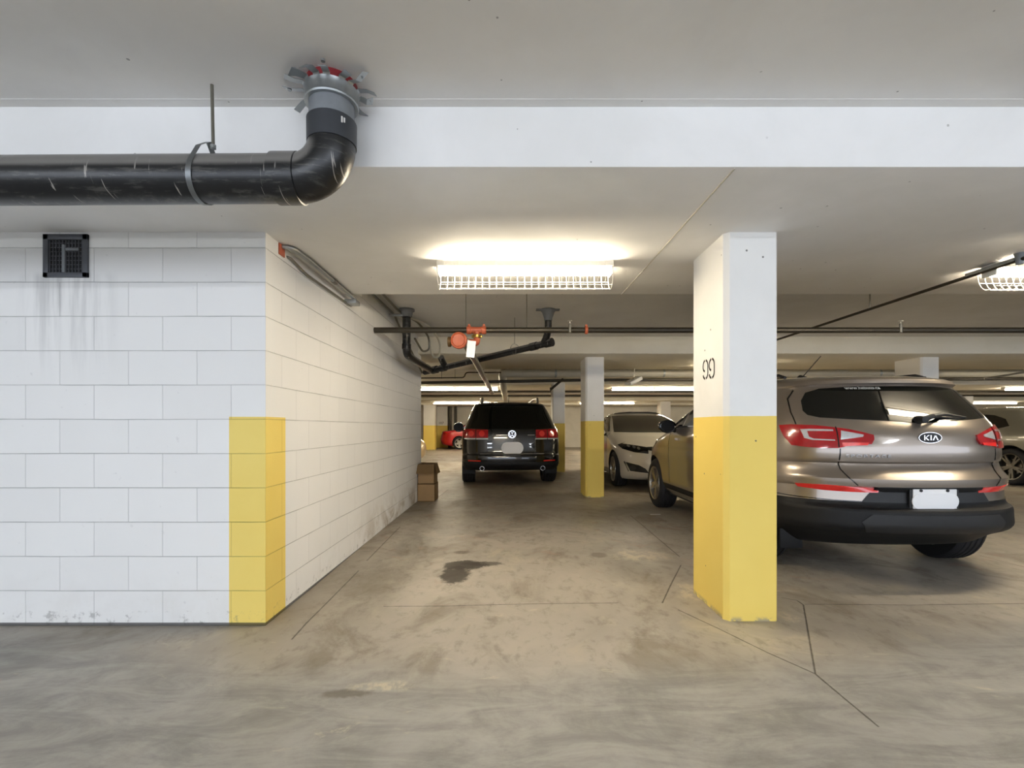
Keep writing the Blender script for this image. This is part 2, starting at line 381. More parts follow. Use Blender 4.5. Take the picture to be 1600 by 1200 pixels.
wl = obj('wall_left', prism(bmesh.new(), [(2.8, -.1), (7.66, -.1), (7.66, SOF), (7.41, SOF), (7.41, SLAB), (4.107, SLAB), (4.107, SOF), (2.8, SOF)], XL, -1.43, 'YZ'), M['block'])
tag(wl, 'white painted concrete block wall with yellow corner band', 'wall', kind='structure')
tag(obj('wall_back', bx(XL, XR, YB, YB+.3, -.1, SLAB), M['backwall']), 'cream wall at the far end of the garage', 'wall', kind='structure')
tag(obj('wall_right', bx(XR, XR+.3, -8, YB+.3, -.1, SLAB), M['backwall']), 'cream wall at the right end of the garage', 'wall', kind='structure')
tag(obj('wall_left_far', bx(XL-.3, XL, -8, YB+.3, -.1, SLAB), M['backwall']), 'cream wall beyond the block wall', 'wall', kind='structure')
BL = ['white dropped ceiling beam in front carrying the caged light', 'second dropped ceiling beam above the yellow middle pillar',
      'third dropped ceiling beam carrying paired fluorescent lights', 'fourth dropped ceiling beam deep in the garage', 'fifth dropped ceiling beam before the far wall']
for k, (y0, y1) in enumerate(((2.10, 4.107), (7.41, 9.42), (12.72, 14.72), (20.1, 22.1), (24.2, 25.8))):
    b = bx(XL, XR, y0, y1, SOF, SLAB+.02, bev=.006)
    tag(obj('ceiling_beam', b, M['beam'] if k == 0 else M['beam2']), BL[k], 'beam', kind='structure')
# cast joint line on the first soffit: a narrow raised seam running back
s0, s1 = P(1143, 268, 2.14), P(972, 458, 4.09)
bm = bmesh.new(); d = Vector((.0035, 0, 0))
a0 = Vector((s0.x, 2.11, SOF)); a1 = Vector((s1.x, 4.10, SOF))
v = [bm.verts.new(p) for p in (a0-d, a0+d, a1+d, a1-d)]; w = [bm.verts.new(q.co-Vector((0, 0, .004))) for q in v]
for f in ((0,1,2,3),): bm.faces.new([w[i] for i in f])
for i in range(4): bm.faces.new((v[i], v[(i+1)%4], w[(i+1)%4], w[i]))
tag(obj('trim_1', bm, plain('seam_filler', '#c3beb2', .7)), 'grey formwork seam across the underside of the front beam', 'seam', kind='structure')
tag(obj('trim_2', tb([(-11, 2.05, 2.535), (XR, 2.05, 2.535)], .0035, 6), M['beam']), 'thin paint line where slab meets front beam', 'seam', kind='structure')

# pillars: chamfered rectangular shafts
def pillar(x0, x1, y0, y1, mat, label, ch=.028, top=SOF, sink=.05):
    bm = bmesh.new()
    prism(bm, [(x0+ch, y0), (x1-ch*.35, y0), (x1, y0+ch*.35), (x1, y1-ch), (x1-ch, y1), (x0+ch, y1), (x0, y1-ch), (x0, y0+ch)], -sink, top, 'XY')
    o = obj('concrete_pillar', bm, mat, sharp=25)
    return tag(o, label, 'pillar', 'concrete pillars with yellow painted bases', 'thing')
p99 = pillar(1.25, 1.557, 2.80, 3.31, M['pillar'], 'nearest white pillar with yellow base, stencilled 99')
pillar(1.21, 1.51, 7.76, 8.33, M['pillar2'], 'pillar with yellow base standing left of the white sedan')
pillar(1.06, 1.375, 12.15, 12.7, M['pillar2'], 'pillar with yellow base just behind the black SUV')
pillar(6.64, 6.93, 7.76, 8.33, M['pillar2'], 'pillar rising behind the roof of the taupe SUV')
pillar(16.56, 16.88, 17.5, 18.05, M['pillar2'], 'pillar between the taupe SUV and the grey crossover')
pillar(6.55, 7.0, 21.0, 21.5, M['pillar2'], 'distant pillar seen above the white sedan roof')
pillar(-4.42, -3.83, 24.2, 24.75, M['pillar2'], 'distant yellow and white pillar beside the end of the block wall', top=SOF)
pf = pillar(-4.12, -3.52, 26.6, 27.2, M['pillar2'], 'farthest yellow and white pillar behind the red car, faint number', top=SLAB)
me = textmesh('107', .2, .002)
for v_ in me.vertices: v_.co = Vector((v_.co.x-3.86, 26.598-v_.co.z*1, v_.co.y+1.37))
link('number_marking', me, M['stencil'], pf)
# 99 stencil: two nines made of cut strokes on the left face of the pillar
def stroke(bm, pts, w, xs_):
    pts = [Vector((p[0], p[1])) for p in pts]; L, R = [], []
    for i, p in enumerate(pts):
        t = (pts[min(i+1, len(pts)-1)]-pts[max(i-1, 0)]).normalized(); nn = Vector((-t.y, t.x))*w/2
        L.append(p+nn); R.append(p-nn)
    for d0 in (0,):
        A = [bm.verts.new((xs_-.0015, q.x, q.y)) for q in L]; B = [bm.verts.new((xs_-.0015, q.x, q.y)) for q in R]
        for i in range(len(pts)-1): bm.faces.new((A[i], A[i+1], B[i+1], B[i]))
def nine(yc, zc, h=.118, w=.075):
    bm = bmesh.new()
    E = lambda u, v_: (yc-u*w, zc+v_*h)          # u to the right as seen from the stall
    cur = lambda c0, rx, ry, a0, a1, n=9: [E(c0[0]+rx*math.cos(math.radians(a0+(a1-a0)*i/n)), c0[1]+ry*math.sin(math.radians(a0+(a1-a0)*i/n))) for i in range(n+1)]
    stroke(bm, cur((0, .18), .5, .32, 100, 205) + [E(-.38, -.02), E(-.12, -.10)], .014, 1.25)
    stroke(bm, cur((0, .18), .5, .32, 80, 0) + [E(.5, -.2)] + cur((.0, -.2), .5, .30, 0, -78), .014, 1.25)
    stroke(bm, cur((0, -.2), .5, .30, -98, -165, 5), .014, 1.25)
    return bm
for yy, nm in ((F*1.25/(1102.5-CX), 0), (F*1.25/(1112.3-CX), 0)):
    zc = EYE+(HY-577.5)*yy/F if yy > 3.03 else EYE+(HY-575.5)*yy/F
    obj('number_marking', nine(yy, zc), M['stencil'], p99)

# vent grille in the block wall
v0 = P(70, 367, 2.8); v1 = P(139.5, 434, 2.8)
vt = empty('vent_grille', ((v0.x+v1.x)/2, 2.8, (v0.z+v1.z)/2)); tag(vt, 'square dark grey vent grille high on the block wall', 'vent')
hx, hz = (v1.x-v0.x)/2, (v0.z-v1.z)/2
bm = bmesh.new()
for a in ((-hx, hx, hz-.032, hz), (-hx, hx, -hz, -hz+.028), (-hx, -hx+.03, -hz, hz), (hx-.03, hx, -hz, hz)): box(bm, a[0], a[1], -.014, .0, a[2], a[3], .002)
obj('frame', bm, M['dgrey'], vt)
obj('backing', bx(-hx+.02, hx-.02, -.003, .0, -hz+.02, hz-.02), M['void'], vt)
bm = bmesh.new()
for k in range(11): x = -hx+.036+k*(2*hx-.072)/10; box(bm, x-.0015, x+.0015, -.009, -.003, -hz+.028, hz-.03)
for k in range(7): z = -hz+.05+k*(2*hz-.1)/6; box(bm, -hx+.03, hx-.03, -.006, -.003, z-.0015, z+.0015)
obj('louver', bm, M['dgrey'], vt)
bm = bx(-.02, -.004, -.012, -.004, -hz+.03, hz-.06); box(bm, .0, .075, -.01, -.004, .03, .045); obj('damper_blade', bm, M['greypipe'], vt)

# ------------------------------------------------------------------ fluorescent fixtures
def fixture(cx, cy, top, label, group, guard=False, cool=False, detail=True, along='X'):
    t = empty('fluorescent_light', (cx, cy, top), 0 if along == 'X' else PI/2); tag(t, label, 'light', group)
    L = 1.21
    obj('housing', bx(-L/2, L/2, -.055, .055, -.035, 0, bev=.003), M['enamel'], t)
    for sx in (-1, 1): obj('end_cap', bx(sx*(L/2-.006)-.006, sx*(L/2-.006)+.006, -.05, .05, -.085, -.035, .002), M['enamel'], t)
    for sy in (-1, 1):
        tt = obj('tube', tb([(-L/2+.015, sy*.03, -.062), (L/2-.015, sy*.03, -.062)], .0155, 8), M['tube_c' if cool else 'tube_w'], t)
    if guard:
        bm = bmesh.new(); n = 25
        def hoop(x):
            return [(x, .090*math.cos(a), -.012-.168*math.sin(a)**.8 if math.sin(a) > 0 else -.012) for a in (PI*i/12 for i in range(13))]
        for k in range(n): tube(bm, hoop(-L/2+.01+k*(L-.02)/(n-1)), .0016, 5)
        for a in (PI*i/6 for i in range(7)):
            z = -.012-.168*max(math.sin(a), 0)**.8; tube(bm, [(-L/2+.01, .090*math.cos(a), z), (L/2-.01, .090*math.cos(a), z)], .0016, 5)
        obj('wire_guard', bm, M['enamel'], t)
    return t
G1 = 'wire caged lights under the front beam'
fixture(.098, 3.33, SOF, 'lit fluorescent light in a wire cage above the empty stall', G1, guard=True)
fixture(3.95, 3.36, SOF, 'lit caged light at the right edge above the taupe SUV', G1, guard=True)
G3, G4 = 'paired lights under the third beam', 'paired lights under the fourth beam'
L3 = ['over the left of the black SUV, outer one of the pair', 'over the left of the black SUV, inner one of the pair',
      'above the white sedan, nearer its pillar', 'above the white sedan, beside the numbered pillar']
for k, x in enumerate((-2.19, -.97, 3.48, 4.70)): fixture(x, 13.7, SOF, 'distant tube light '+L3[k], G3)
for x, q in ((9.2, 'hidden side'), (10.42, 'inner side')): fixture(x, 13.7, SOF, 'distant tube light behind the taupe SUV roof, '+q, G3)
for x, q in ((14.65, 'first'), (15.87, 'second')): fixture(x, 13.7, SOF, 'distant tube light above the grey crossover, %s of its pair' % q, G3)
for x, q in ((-2.85, 'low above the red car, left of the pair'), (-1.6, 'low above the red car, right of the pair'), (3.7, 'low above the white sedan, left of the pair'), (4.92, 'low above the white sedan, right of the pair'),
             (20.8, 'low above the grey crossover, left of the pair'), (22.02, 'low above the grey crossover, right of the pair'), (10.5, 'behind the taupe SUV')):
    fixture(x, 21.5, SOF, 'small far tube light '+q, G4)
fixture(-4.6, 15.5, SLAB, 'distant tube light running away behind the block wall', 'side aisle lights', along='Y')
for x, y, q in ((10.6, 8.5, 'out past the grey crossover'), (-5.5, 9.0, 'out past the block wall'), (3.95, 8.6, 'hidden behind the numbered pillar')): fixture(x, y, SOF, 'added unseen tube light under the second beam '+q, 'added unseen lights under the second beam')  # unseen fixtures added to brighten the bays around the second beam
for k, x in enumerate((-4.6, -1.5, 1.6, 4.7, 7.8)):
    fixture(x, -1.7, SLAB, 'cool tube light over the drive lane, %s from the block wall' % ('first', 'second', 'third', 'fourth', 'fifth')[k], 'drive lane lights', cool=True)

# ------------------------------------------------------------------ big black drain pipe in front
YP, R0 = 1.965, .093
dp = empty('drain_pipe', (-.732, YP, SLAB)); tag(dp, 'large scratched black drain pipe with elbow under the front ceiling', 'pipe')
def part(name, bm, mat, parent, **k):
    o = obj(name, bm, mat, parent, **k); o.matrix_parent_inverse = Matrix.Translation(-Vector(parent.location)); return o
def rootloc(parent): return Matrix.Translation(-Vector(parent.location))
zl, zr, RB, xv = 2.140, 2.148, .145, -.732
part('pipe', tb([(-4.5, YP, zl-.02), (-2.1, YP, zl), (xv-RB-.01, YP, zr)], R0, 40), M['abs'], dp)
bm = bmesh.new()
arc = [(xv-RB+RB*math.sin(a), YP, zr+RB-RB*math.cos(a)) for a in (PI/2*i/16 for i in range(17))]
tube(bm, arc, R0+.001, 40)
part('elbow', bm, M['abs'], dp)
bm = bmesh.new(); lathe(bm, [(R0, -.05), (R0+.007, -.05), (R0+.007, .05), (R0+.002, .052)], 'X', 40, (xv-RB-.03, YP, zr)); part('hub', bm, M['abs'], dp)
bm = bmesh.new(); lathe(bm, [(R0-.001, zr+RB-.012), (R0+.004, zr+RB-.012), (R0+.005, 2.375), (R0-.004, 2.376)], 'Z', 40, (xv, YP, 0)); part('coupling', bm, plain('charcoal_coupling', '#33363b', .5, 0, .12, 14), dp)
bm = bmesh.new()
for k in (0, 1): box(bm, -.006+k*.010, .0+k*.010, -.001, .001, -.012+k*.003, .012-k*.002)
bmesh.ops.rotate(bm, verts=bm.verts, matrix=Matrix.Rotation(.75, 3, 'Z')); bmesh.ops.translate(bm, verts=bm.verts, vec=Vector((xv+.069, YP-.0715, 2.345)))
part('label_marking', bm, M['letter'], dp)
bm = bmesh.new(); lathe(bm, [(.0885, 2.36), (.0885, SLAB)], 'Z', 40, (xv, YP, 0)); part('stub_pipe', bm, M['greypipe'], dp)
# firestop collar: ring, red seal, bent tabs
fc = empty('firestop_collar', (xv, YP, SLAB)); tag(fc, 'galvanised firestop collar with bent tabs where the drain pipe enters the ceiling', 'pipe collar')
bm = bmesh.new(); lathe(bm, [(.090, 2.444), (.103, 2.444), (.106, 2.450), (.103, 2.456), (.105, 2.49), (.108, 2.500), (.090, 2.500)], 'Z', 44, (xv, YP, 0), closed=True); part('ring', bm, M['galv'], fc)
bm = bmesh.new(); lathe(bm, [(.089, 2.501), (.101, 2.501), (.101, SLAB), (.089, SLAB)], 'Z', 40, (xv, YP, 0), closed=True); part('seal', bm, M['red'], fc)
rt = random.Random(3)
for k in range(14):
    a = 2*PI*k/14+rt.uniform(-.08, .08); L = rt.uniform(.05, .085); w = .0135
    u = Vector((math.cos(a), math.sin(a), 0)); s = Vector((-math.sin(a), math.cos(a), 0)); o = Vector((xv, YP, 0))
    bm = bmesh.new(); prof = [(.104, 2.498), (.112, 2.506), (.112+L*.5, 2.508-rt.uniform(0, .012)), (.112+L, 2.512-rt.uniform(-.01, .045))]
    tw = rt.uniform(-.7, .7); rows = []
    for i, (r_, z_) in enumerate(prof):
        q = o+u*r_+Vector((0, 0, z_)); ss = s+Vector((0, 0, tw*i/3)); ww = w*(1.15 if i == 3 else 1)
        rows.append([bm.verts.new(q-ss*ww), bm.verts.new(q+ss*ww), bm.verts.new(q+ss*ww-Vector((0, 0, .002))), bm.verts.new(q-ss*ww-Vector((0, 0, .002)))])
    for A, B in zip(rows, rows[1:]):
        for i in range(4): bm.faces.new((A[i], A[(i+1)%4], B[(i+1)%4], B[i]))
    bm.faces.new(rows[0]); bm.faces.new(rows[-1][::-1])
    if k % 2: lathe(bm, [(.008, -.004), (.008, .004)], 'Z', 10, o+u*(.112+L*.7)+Vector((0, 0, 2.506)))
    part('tab', bm, M['galv'], fc)
# clevis hanger
xh = -1.228
hg = empty('pipe_hanger', (xh, YP, SLAB)); tag(hg, 'galvanised clevis hanger and rod holding the big drain pipe', 'pipe hanger')
part('rod', tb([(xh+.005, YP, SLAB), (xh+.010, YP, 2.29)], .0065, 8), M['steel'], hg)
bm = bmesh.new(); lathe(bm, [(.012, 2.272), (.012, 2.286)], 'Z', 6, (xh+.010, YP, 0)); part('nut', bm, M['galv'], hg)
bm = bmesh.new(); ring = [(YP+(R0+.004)*math.sin(a), 2.146-(R0+.004)*math.cos(a)) for a in (math.radians(-120+240*i/24) for i in range(25))]
pts = [(YP, 2.30)]+[(YP-.055, 2.255)]*1+ring+[(YP+.055, 2.255)]+[(YP, 2.30)]
A = []
for i, (y, z) in enumerate(pts):
    tt_ = -.030*math.cos(math.radians(0))*((2.3-z)/.25)*-1.0
    xo = xh-.028+(2.146-z)*-.12; A.append([bm.verts.new((xo+q, y, z)) for q in (-.011, .011)])
for a, b in zip(A, A[1:]): bm.faces.new((a[0], a[1], b[1], b[0]))
bmesh.ops.solidify(bm, geom=list(bm.faces), thickness=.003)
part('clevis', bm, M['galv'], hg)

# ------------------------------------------------------------------ conduits on the side wall
def pipething(name, bm, mat, label, cat, group=None): return tag(obj(name, bm, mat), label, cat, group)
cz = 2.25
ec = empty('electrical_conduit', (-1.43, 3.0, cz)); tag(ec, 'shiny metal conduit bending out of the block wall under the beam', 'conduit')
part('tube', tb(fillet([(-1.45, 2.995, 2.262), (-1.372, 3.005, 2.256), (-1.352, 3.2, 2.252), (-1.362, 4.2, 2.252)], .12), .0145, 12), M['galv'], ec)
bm = bmesh.new(); box(bm, -1.434, -1.424, 2.955, 3.03, 2.20, 2.269, .002); part('flange', bm, M['orange'], ec)
bm = bmesh.new(); lathe(bm, [(.019, 3.66), (.019, 3.72)], 'Y', 12, (-1.357, 0, 2.252)); part('coupling', bm, M['steel'], ec)
pipething('electrical_conduit', tb(fillet([(-1.44, 3.06, 2.222), (-1.413, 3.08, 2.218), (-1.413, 3.3, 2.19), (-1.413, 4.25, 2.205)], .06), .0075, 8), M['steel'], 'thin metal conduit running close along the top of the block wall', 'conduit')
bm = bmesh.new(); box(bm, -1.43, -1.33, 4.12, 4.24, 2.20, 2.235, .004); tag(obj('junction_box', bm, M['galv']), 'small metal box at the beam edge on the block wall', 'junction box')
bm = bmesh.new(); box(bm, -1.36, -1.30, 4.112, 4.20, 2.28, 2.36, .004); tag(obj('junction_box', bm, M['enamel']), 'small pale box just behind the front beam by the conduits', 'junction box')
pipething('electrical_conduit', tb(fillet([(-1.395, 4.2, 2.47), (-1.395, 5.75, 2.485), (-1.395, 6.0, 2.40), (-1.395, 6.9, 2.16), (-1.36, 7.35, 1.97)], .2), .013, 10), M['steel'], 'dull conduit behind the front beam, the one hugging the wall', 'conduit', 'conduits behind the front beam')
pipething('electrical_conduit', tb(fillet([(-1.30, 4.2, 2.50), (-1.31, 5.6, 2.49), (-1.20, 6.3, 2.50), (-1.12, 6.6, 2.36), (-1.12, 6.62, 2.2), (-1.2, 6.55, 2.16), (-1.26, 6.3, 2.3)], .15), .014, 10), M['steel'], 'dull conduit behind the front beam that ends in a loop', 'conduit', 'conduits behind the front beam')
pipething('cable', tb(fillet([(-1.28, 5.9, 2.50), (-1.05, 6.4, 2.47), (-.98, 6.7, 2.30), (-1.0, 6.72, 2.12), (-1.08, 6.7, 2.10), (-1.12, 6.65, 2.25)], .2), .014, 8), M['insul'], 'looped grey flexible cable beside the black drain drop', 'cable')
pipething('strut', (lambda b: box(b, -1.43, -1.27, 5.63, 5.665, 2.44, 2.465, .003))(bmesh.new()), M['galv'], 'short silver strut bracket on the wall beside the drain drop', 'bracket')

# ------------------------------------------------------------------ black drain lines deeper in
dd = empty('drain_drop', (-1.235, 5.69, SLAB)); tag(dd, 'vertical black drain drop beside the block wall with a run going back', 'pipe')
part('pipe', tb(fillet([(-1.235, 5.69, SLAB), (-1.235, 5.69, 2.0), (-1.225, 6.1, 1.985), (-1.19, 7.18, 1.985)], .10, 10), .048, 20), M['abs'], dd)
bm = bmesh.new(); lathe(bm, [(.054, 2.06), (.054, 2.12)], 'Z', 20, (-1.235, 5.69, 0)); part('hub', bm, M['abs'], dd)
bm = bmesh.new(); lathe(bm, [(.05, 2.44), (.062, 2.44), (.075, 2.50), (.095, 2.51), (.095, SLAB)], 'Z', 20, (-1.235, 5.69, 0)); part('ceiling_collar', bm, M['greypipe'], dd)
dl = empty('drain_pipe', (.45, 5.75, SLAB)); tag(dl, 'black drain line slanting from a grey ceiling funnel down to the block wall', 'pipe')
A_, B_ = Vector((.46, 5.78, 2.15)), Vector((-1.30, 7.25, 1.965))
part('pipe', tb([A_+(A_-B_)*.02, B_], .042, 18), M['abs'], dl)
dv = (B_-A_)
for k, rr in ((.0, .052), (.10, .050), (.82, .052), (.90, .056)):
    c = A_+dv*k; part('hub', tb([c-dv*.022, c+dv*.022], rr, 18), M['abs'], dl)
part('riser', tb(fillet([(.445, 5.7, 2.45), (.445, 5.7, 2.25), (.40, 5.84, 2.15)], .08), .042, 18), M['abs'], dl)
part('branch', tb([A_+dv*.80, A_+dv*.80+Vector((-.05, -.12, .13))], .046, 16), M['abs'], dl)
bm = bmesh.new(); lathe(bm, [(.046, 2.40), (.05, 2.43), (.075, 2.50), (.09, 2.515), (.09, SLAB)], 'Z', 20, (.445, 5.7, 0)); box(bm, .30, .58, 5.66, 5.74, 2.521, 2.531); part('ceiling_funnel', bm, M['greypipe'], dl)
pipething('pipe_hanger', tube(tb([(.0+.05, 6.12, SLAB), (.05, 6.12, 2.20)], .004, 6), [(.05+.055*math.sin(a), 6.12, 2.13+.065*math.cos(a)) for a in (2*PI*i/16 for i in range(17))], .005, 6), M['steel'], 'thin rod and loop holding the slanting black drain line', 'pipe hanger')

# ------------------------------------------------------------------ sprinkler main with its valve
YS, ZS = 5.03, 2.150
sp = empty('sprinkler_pipe', (-1.43, YS, ZS)); tag(sp, 'long dark sprinkler pipe crossing from the block wall behind the numbered pillar', 'sprinkler pipe')
part('pipe', tb([(-1.45, YS, ZS), (XR-14, YS, ZS)], .030, 18), M['darkpipe'], sp)
def coup(bm, x, y, z, axis='X', r=.044, w=.025):
    lathe(bm, [(r*.8, -w), (r, -w*.7), (r, w*.7), (r*.8, w)], axis, 16, (x, y, z)) ; return bm
def shift(bm, d): bmesh.ops.translate(bm, verts=bm.verts, vec=d); return bm
xa, xb, xc = (733-CX)/F*YS, (756-CX)/F*YS, (745-CX)/F*YS
bm = coup(bmesh.new(), xa, YS, ZS); box(bm, xa-.012, xa+.012, YS-.01, YS+.01, ZS+.035, ZS+.062, .003); part('coupling', bm, M['orange'], sp)
bm = coup(bmesh.new(), xb, YS, ZS); box(bm, xb-.012, xb+.012, YS-.01, YS+.01, ZS+.035, ZS+.062, .003); part('coupling', bm, M['orange'], sp)
bm = tube(bmesh.new(), [(xa, YS, ZS), (xb, YS, ZS)], .036, 16); tube(bm, [(xc, YS, ZS), (xc, YS, ZS-.06)], .032, 16); part('tee', bm, M['orange'], sp)
bm = bmesh.new(); lathe(bm, [(.036, -.02), (.046, -.014), (.046, .014), (.036, .02)], 'Z', 16, (xc, YS, ZS-.065)); box(bm, xc-.055, xc+.055, YS-.012, YS+.012, ZS-.078, ZS-.052, .003); part('coupling', bm, plain('brass', '#a58a45', .35, .8, .1), sp)
x916 = (916-CX)/F*YS; bm = coup(bmesh.new(), x916, YS, ZS, r=.043, w=.017); box(bm, x916-.012, x916+.012, YS-.01, YS+.01, ZS+.035, ZS+.058, .003); part('coupling', bm, M['orange'], sp)
for px in (728, 823): pipething('pipe_hanger', tb([((px-CX)/F*YS, YS, SLAB), ((px-CX)/F*YS, YS, ZS+.02)], .004, 6), M['steel'], 'thin threaded rod above the sprinkler pipe, '+('left of the orange tee' if px < 740 else 'right of the orange tee'), 'pipe hanger')
for px in (890, 1405):
    x = (px-CX)/F*YS; sh = empty('sprinkler', (x, YS, ZS+.03)); tag(sh, 'upright sprinkler head on the dark pipe '+('beside the orange coupling' if px < 1000 else 'right of the numbered pillar'), 'sprinkler head')
    bm = bmesh.new(); lathe(bm, [(.016, ZS-.03), (.016, ZS+.06), (.010, ZS+.065)], 'Z', 10, (x, YS-.02, 0)); part('body', bm, M['steel'], sh)
    bm = bmesh.new(); lathe(bm, [(.004, ZS+.06), (.004, ZS+.085), (.024, ZS+.088), (.024, ZS+.092)], 'Z', 12, (x, YS-.02, 0)); part('deflector', bm, M['enamel'], sh)
# orange elbow, capped tee that faces the camera, the branch running back and the tag
bp = empty('branch_pipe', (-.53, YS, 2.03)); tag(bp, 'grey branch pipe running back from the round orange cap', 'sprinkler pipe')
c0 = Vector(((717-CX)/F*4.86, 4.86, EYE+(HY-532)*4.86/F))
part('pipe', tb([c0+Vector((.06, .05, -.01)), c0+Vector((.06, 7.3, -.01))], .043, 18), M['steel'], bp)
bm = bmesh.new(); lathe(bm, [(.062, .05), (.082, .035), (.086, .0), (.082, -.022), (.066, -.03), (.060, -.022), (.045, -.020)], 'Y', 28, c0); part('cap', bm, M['orange'], bp)
bm = tube(bmesh.new(), fillet([(xc, YS, ZS-.07), (xc, YS-.01, c0.z+.0), (c0.x+.02, c0.y+.07, c0.z)], .09), .036, 16); part('elbow', bm, M['orange'], bp)
bm = coup(bmesh.new(), c0.x-.098, c0.y+.02, c0.z-.01, r=.052, w=.018); tube(bm, [(c0.x-.09, c0.y+.02, c0.z-.01), (c0.x, c0.y+.02, c0.z)], .035, 12); part('coupling', bm, plain('dark_brass', '#6e5433', .45, .6, .2), bp)
tg = P(736, 545, 4.80); bm = bmesh.new(); box(bm, -.042, .042, -.0015, .0015, -.086, .080)
o = obj('inspection_tag', bm, M['white'], loc=tg); o.rotation_euler = (0, .10, 0); tag(o, 'white paper inspection tag hanging from the orange valve', 'tag')
bm = tb([tg+Vector((-.03, 0, .09)), tg+Vector((0, 0, .075)), c0+Vector((.085, .0, .02))], .003, 6); pipething('tag_wire', bm, M['steel'], 'little wire loop that holds the white tag', 'wire')

# slanting pipe at the right that runs back over the taupe SUV
XQ, ZQ = 3.33, 2.228
dq = empty('sprinkler_pipe', (XQ, 4.5, ZQ)); tag(dq, 'thin dark pipe running back above the taupe SUV, slanting in the picture', 'sprinkler pipe')
part('pipe', tb([(XQ, 2.4, ZQ), (XQ, 6.4, ZQ)], .013, 10), M['darkpipe'], dq)
for y in (4.45,): part('rod', tb([(XQ, y, SLAB), (XQ, y, ZQ)], .006, 6), M['steel'], dq)
bm = bmesh.new(); box(bm, XQ-.02, XQ+.02, 3.16, 3.50, ZQ+.0, ZQ+.022, .003); part('channel', bm, M['galv'], dq)
bm = bmesh.new(); lathe(bm, [(.02, ZQ-.03), (.022, ZQ+.01), (.03, SOF)], 'Z', 10, (XQ, 3.14, 0)); part('clamp', bm, M['greypipe'], dq)

# ------------------------------------------------------------------ insulated duct and far piping
YD = 10.7; zD = EYE+(HY-583)*YD/F; xD = (785-CX)/F*YD
du = empty('insulated_pipe', (xD, YD, zD)); tag(du, 'fat pale insulated pipe with an elbow, running back behind the second beam', 'pipe')
part('run', tb(fillet([(XR-.3, YD, zD), (xD, YD, zD), (xD, YD+.25, zD-.05), (xD, 12.4, 2.155), (xD, 19.9, 2.12)], .22, 10), .092, 24), M['insul'], du)
for x in (1.0, 3.4, 5.8, 8.2): part('band', lathe(bmesh.new(), [(.092, x-.02), (.097, x-.02), (.097, x+.02), (.092, x+.02)], 'X', 24, (0, YD, zD)), M['galv'], du)
def lp(x0, y0, x1, y1, Y0, Y1=None): return [P(x0, y0, Y0), P(x1, y1, Y1 or Y0)]
pipething('sprinkler_pipe', tb([P(640, 598.5, 9.9), P(905, 594, 9.9), P(1600, 592, 9.9)], .030, 12), M['darkpipe'], 'dark pipe crossing low behind the second beam, above the black SUV', 'sprinkler pipe')
pipething('sprinkler_pipe', tb(fillet([P(640, 591, 10.2), P(725, 590, 10.2), P(728, 582, 10.2), P(783, 582, 10.2)], .05), .013, 8), M['darkpipe'], 'thin stepped pipe left of the white insulated pipe', 'sprinkler pipe')
for px in (690, 711, 755): pipething('pipe_hanger', tb([Vector((P(px, 590, 10.2).x, 10.2, SLAB)), Vector((P(px, 590, 10.2).x, 10.2, EYE+.78*1.33))], .005, 6), M['darkpipe'], 'thin hanger rod deep in the garage, %s of three by the white insulated pipe' % {690: 'leftmost', 711: 'middle', 755: 'rightmost'}[px], 'pipe hanger')
for px in (831, 1260, 1517):
    q = P(px, 573, 9.7); bm = bmesh.new(); lathe(bm, [(.02, 0), (.03, .03), (.012, .05), (.035, .07), (.035, .08)], 'Z', 10); o = obj('sprinkler', bm, M['enamel'], loc=(q.x, 9.7, q.z))
    tag(o, 'small pale sprinkler head under the second beam '+{831: 'above the black SUV', 1260: 'above the left of the taupe SUV roof', 1517: 'right of the pillar behind the taupe SUV'}[px], 'sprinkler head')
pipething('sprinkler_pipe', tb([(XL+4, 9.75, 2.40), (XR-3, 9.75, 2.40)], .014, 8), M['darkpipe'], 'thin pipe with sprinkler heads right behind the second beam', 'sprinkler pipe')
pipething('sprinkler_pipe', tb([P(1538, 592, 8.9), P(1640, 575, 8.9)], .02, 8), M['steel'], 'pale pipe rising to the right above the grey crossover', 'sprinkler pipe')
b0, b1 = P(860, 609, 9.9), P(880, 592, 9.9)
bm = tb([b0, b1], .025, 8); lathe(bm, [(.05, -.01), (.05, .01)], 'X', 10, b0); pipething('pipe_brace', bm, M['darkpipe'], 'dark diagonal brace left of the yellow middle pillar', 'bracket')
# hanging tilted box and small far pipes
q = P(990, 595, 9.2); bm = bmesh.new(); box(bm, -.16, .16, -.08, .08, -.035, .035, .006)
o = obj('sign_housing', bm, M['enamel'], loc=q); o.rotation_euler = (.1, -.42, .5); tag(o, 'small tilted pale box hanging behind the middle pillar', 'light housing')
pipething('pipe_hanger', tb([q, Vector((q.x+.02, q.y, SOF))], .006, 6), M['steel'], 'short rod above the small tilted pale box', 'pipe hanger')
for y, z in ((15.6, 2.30), (17.2, 2.42), (18.6, 2.36)):
    pipething('sprinkler_pipe', tb([(XL+4, y, z), (XR-3, y, z)], .035, 10), M['darkpipe'] if y != 17.2 else M['insul'], {15.6: 'dark pipe crossing just behind the third beam', 17.2: 'pale pipe crossing between the third and fourth beams', 18.6: 'dark pipe crossing just before the fourth beam'}[y], 'sprinkler pipe')
for px, r in ((703, .10), (712, .08)):
    x = (px-CX)/F*26.9; pipething('standpipe', tb([(x, 26.9, -.02), (x, 26.9, SLAB)], r, 12), M['darkpipe'], 'dark vertical pipe above the red car, '+('the thick one' if r > .09 else 'the thin one'), 'pipe')
pipething('duct', (lambda b: box(b, 13.2, 15.6, 11.3, 12.0, 2.30, 2.5, .01))(bmesh.new()), M['insul'], 'pale boxed duct above the grey crossover', 'duct')

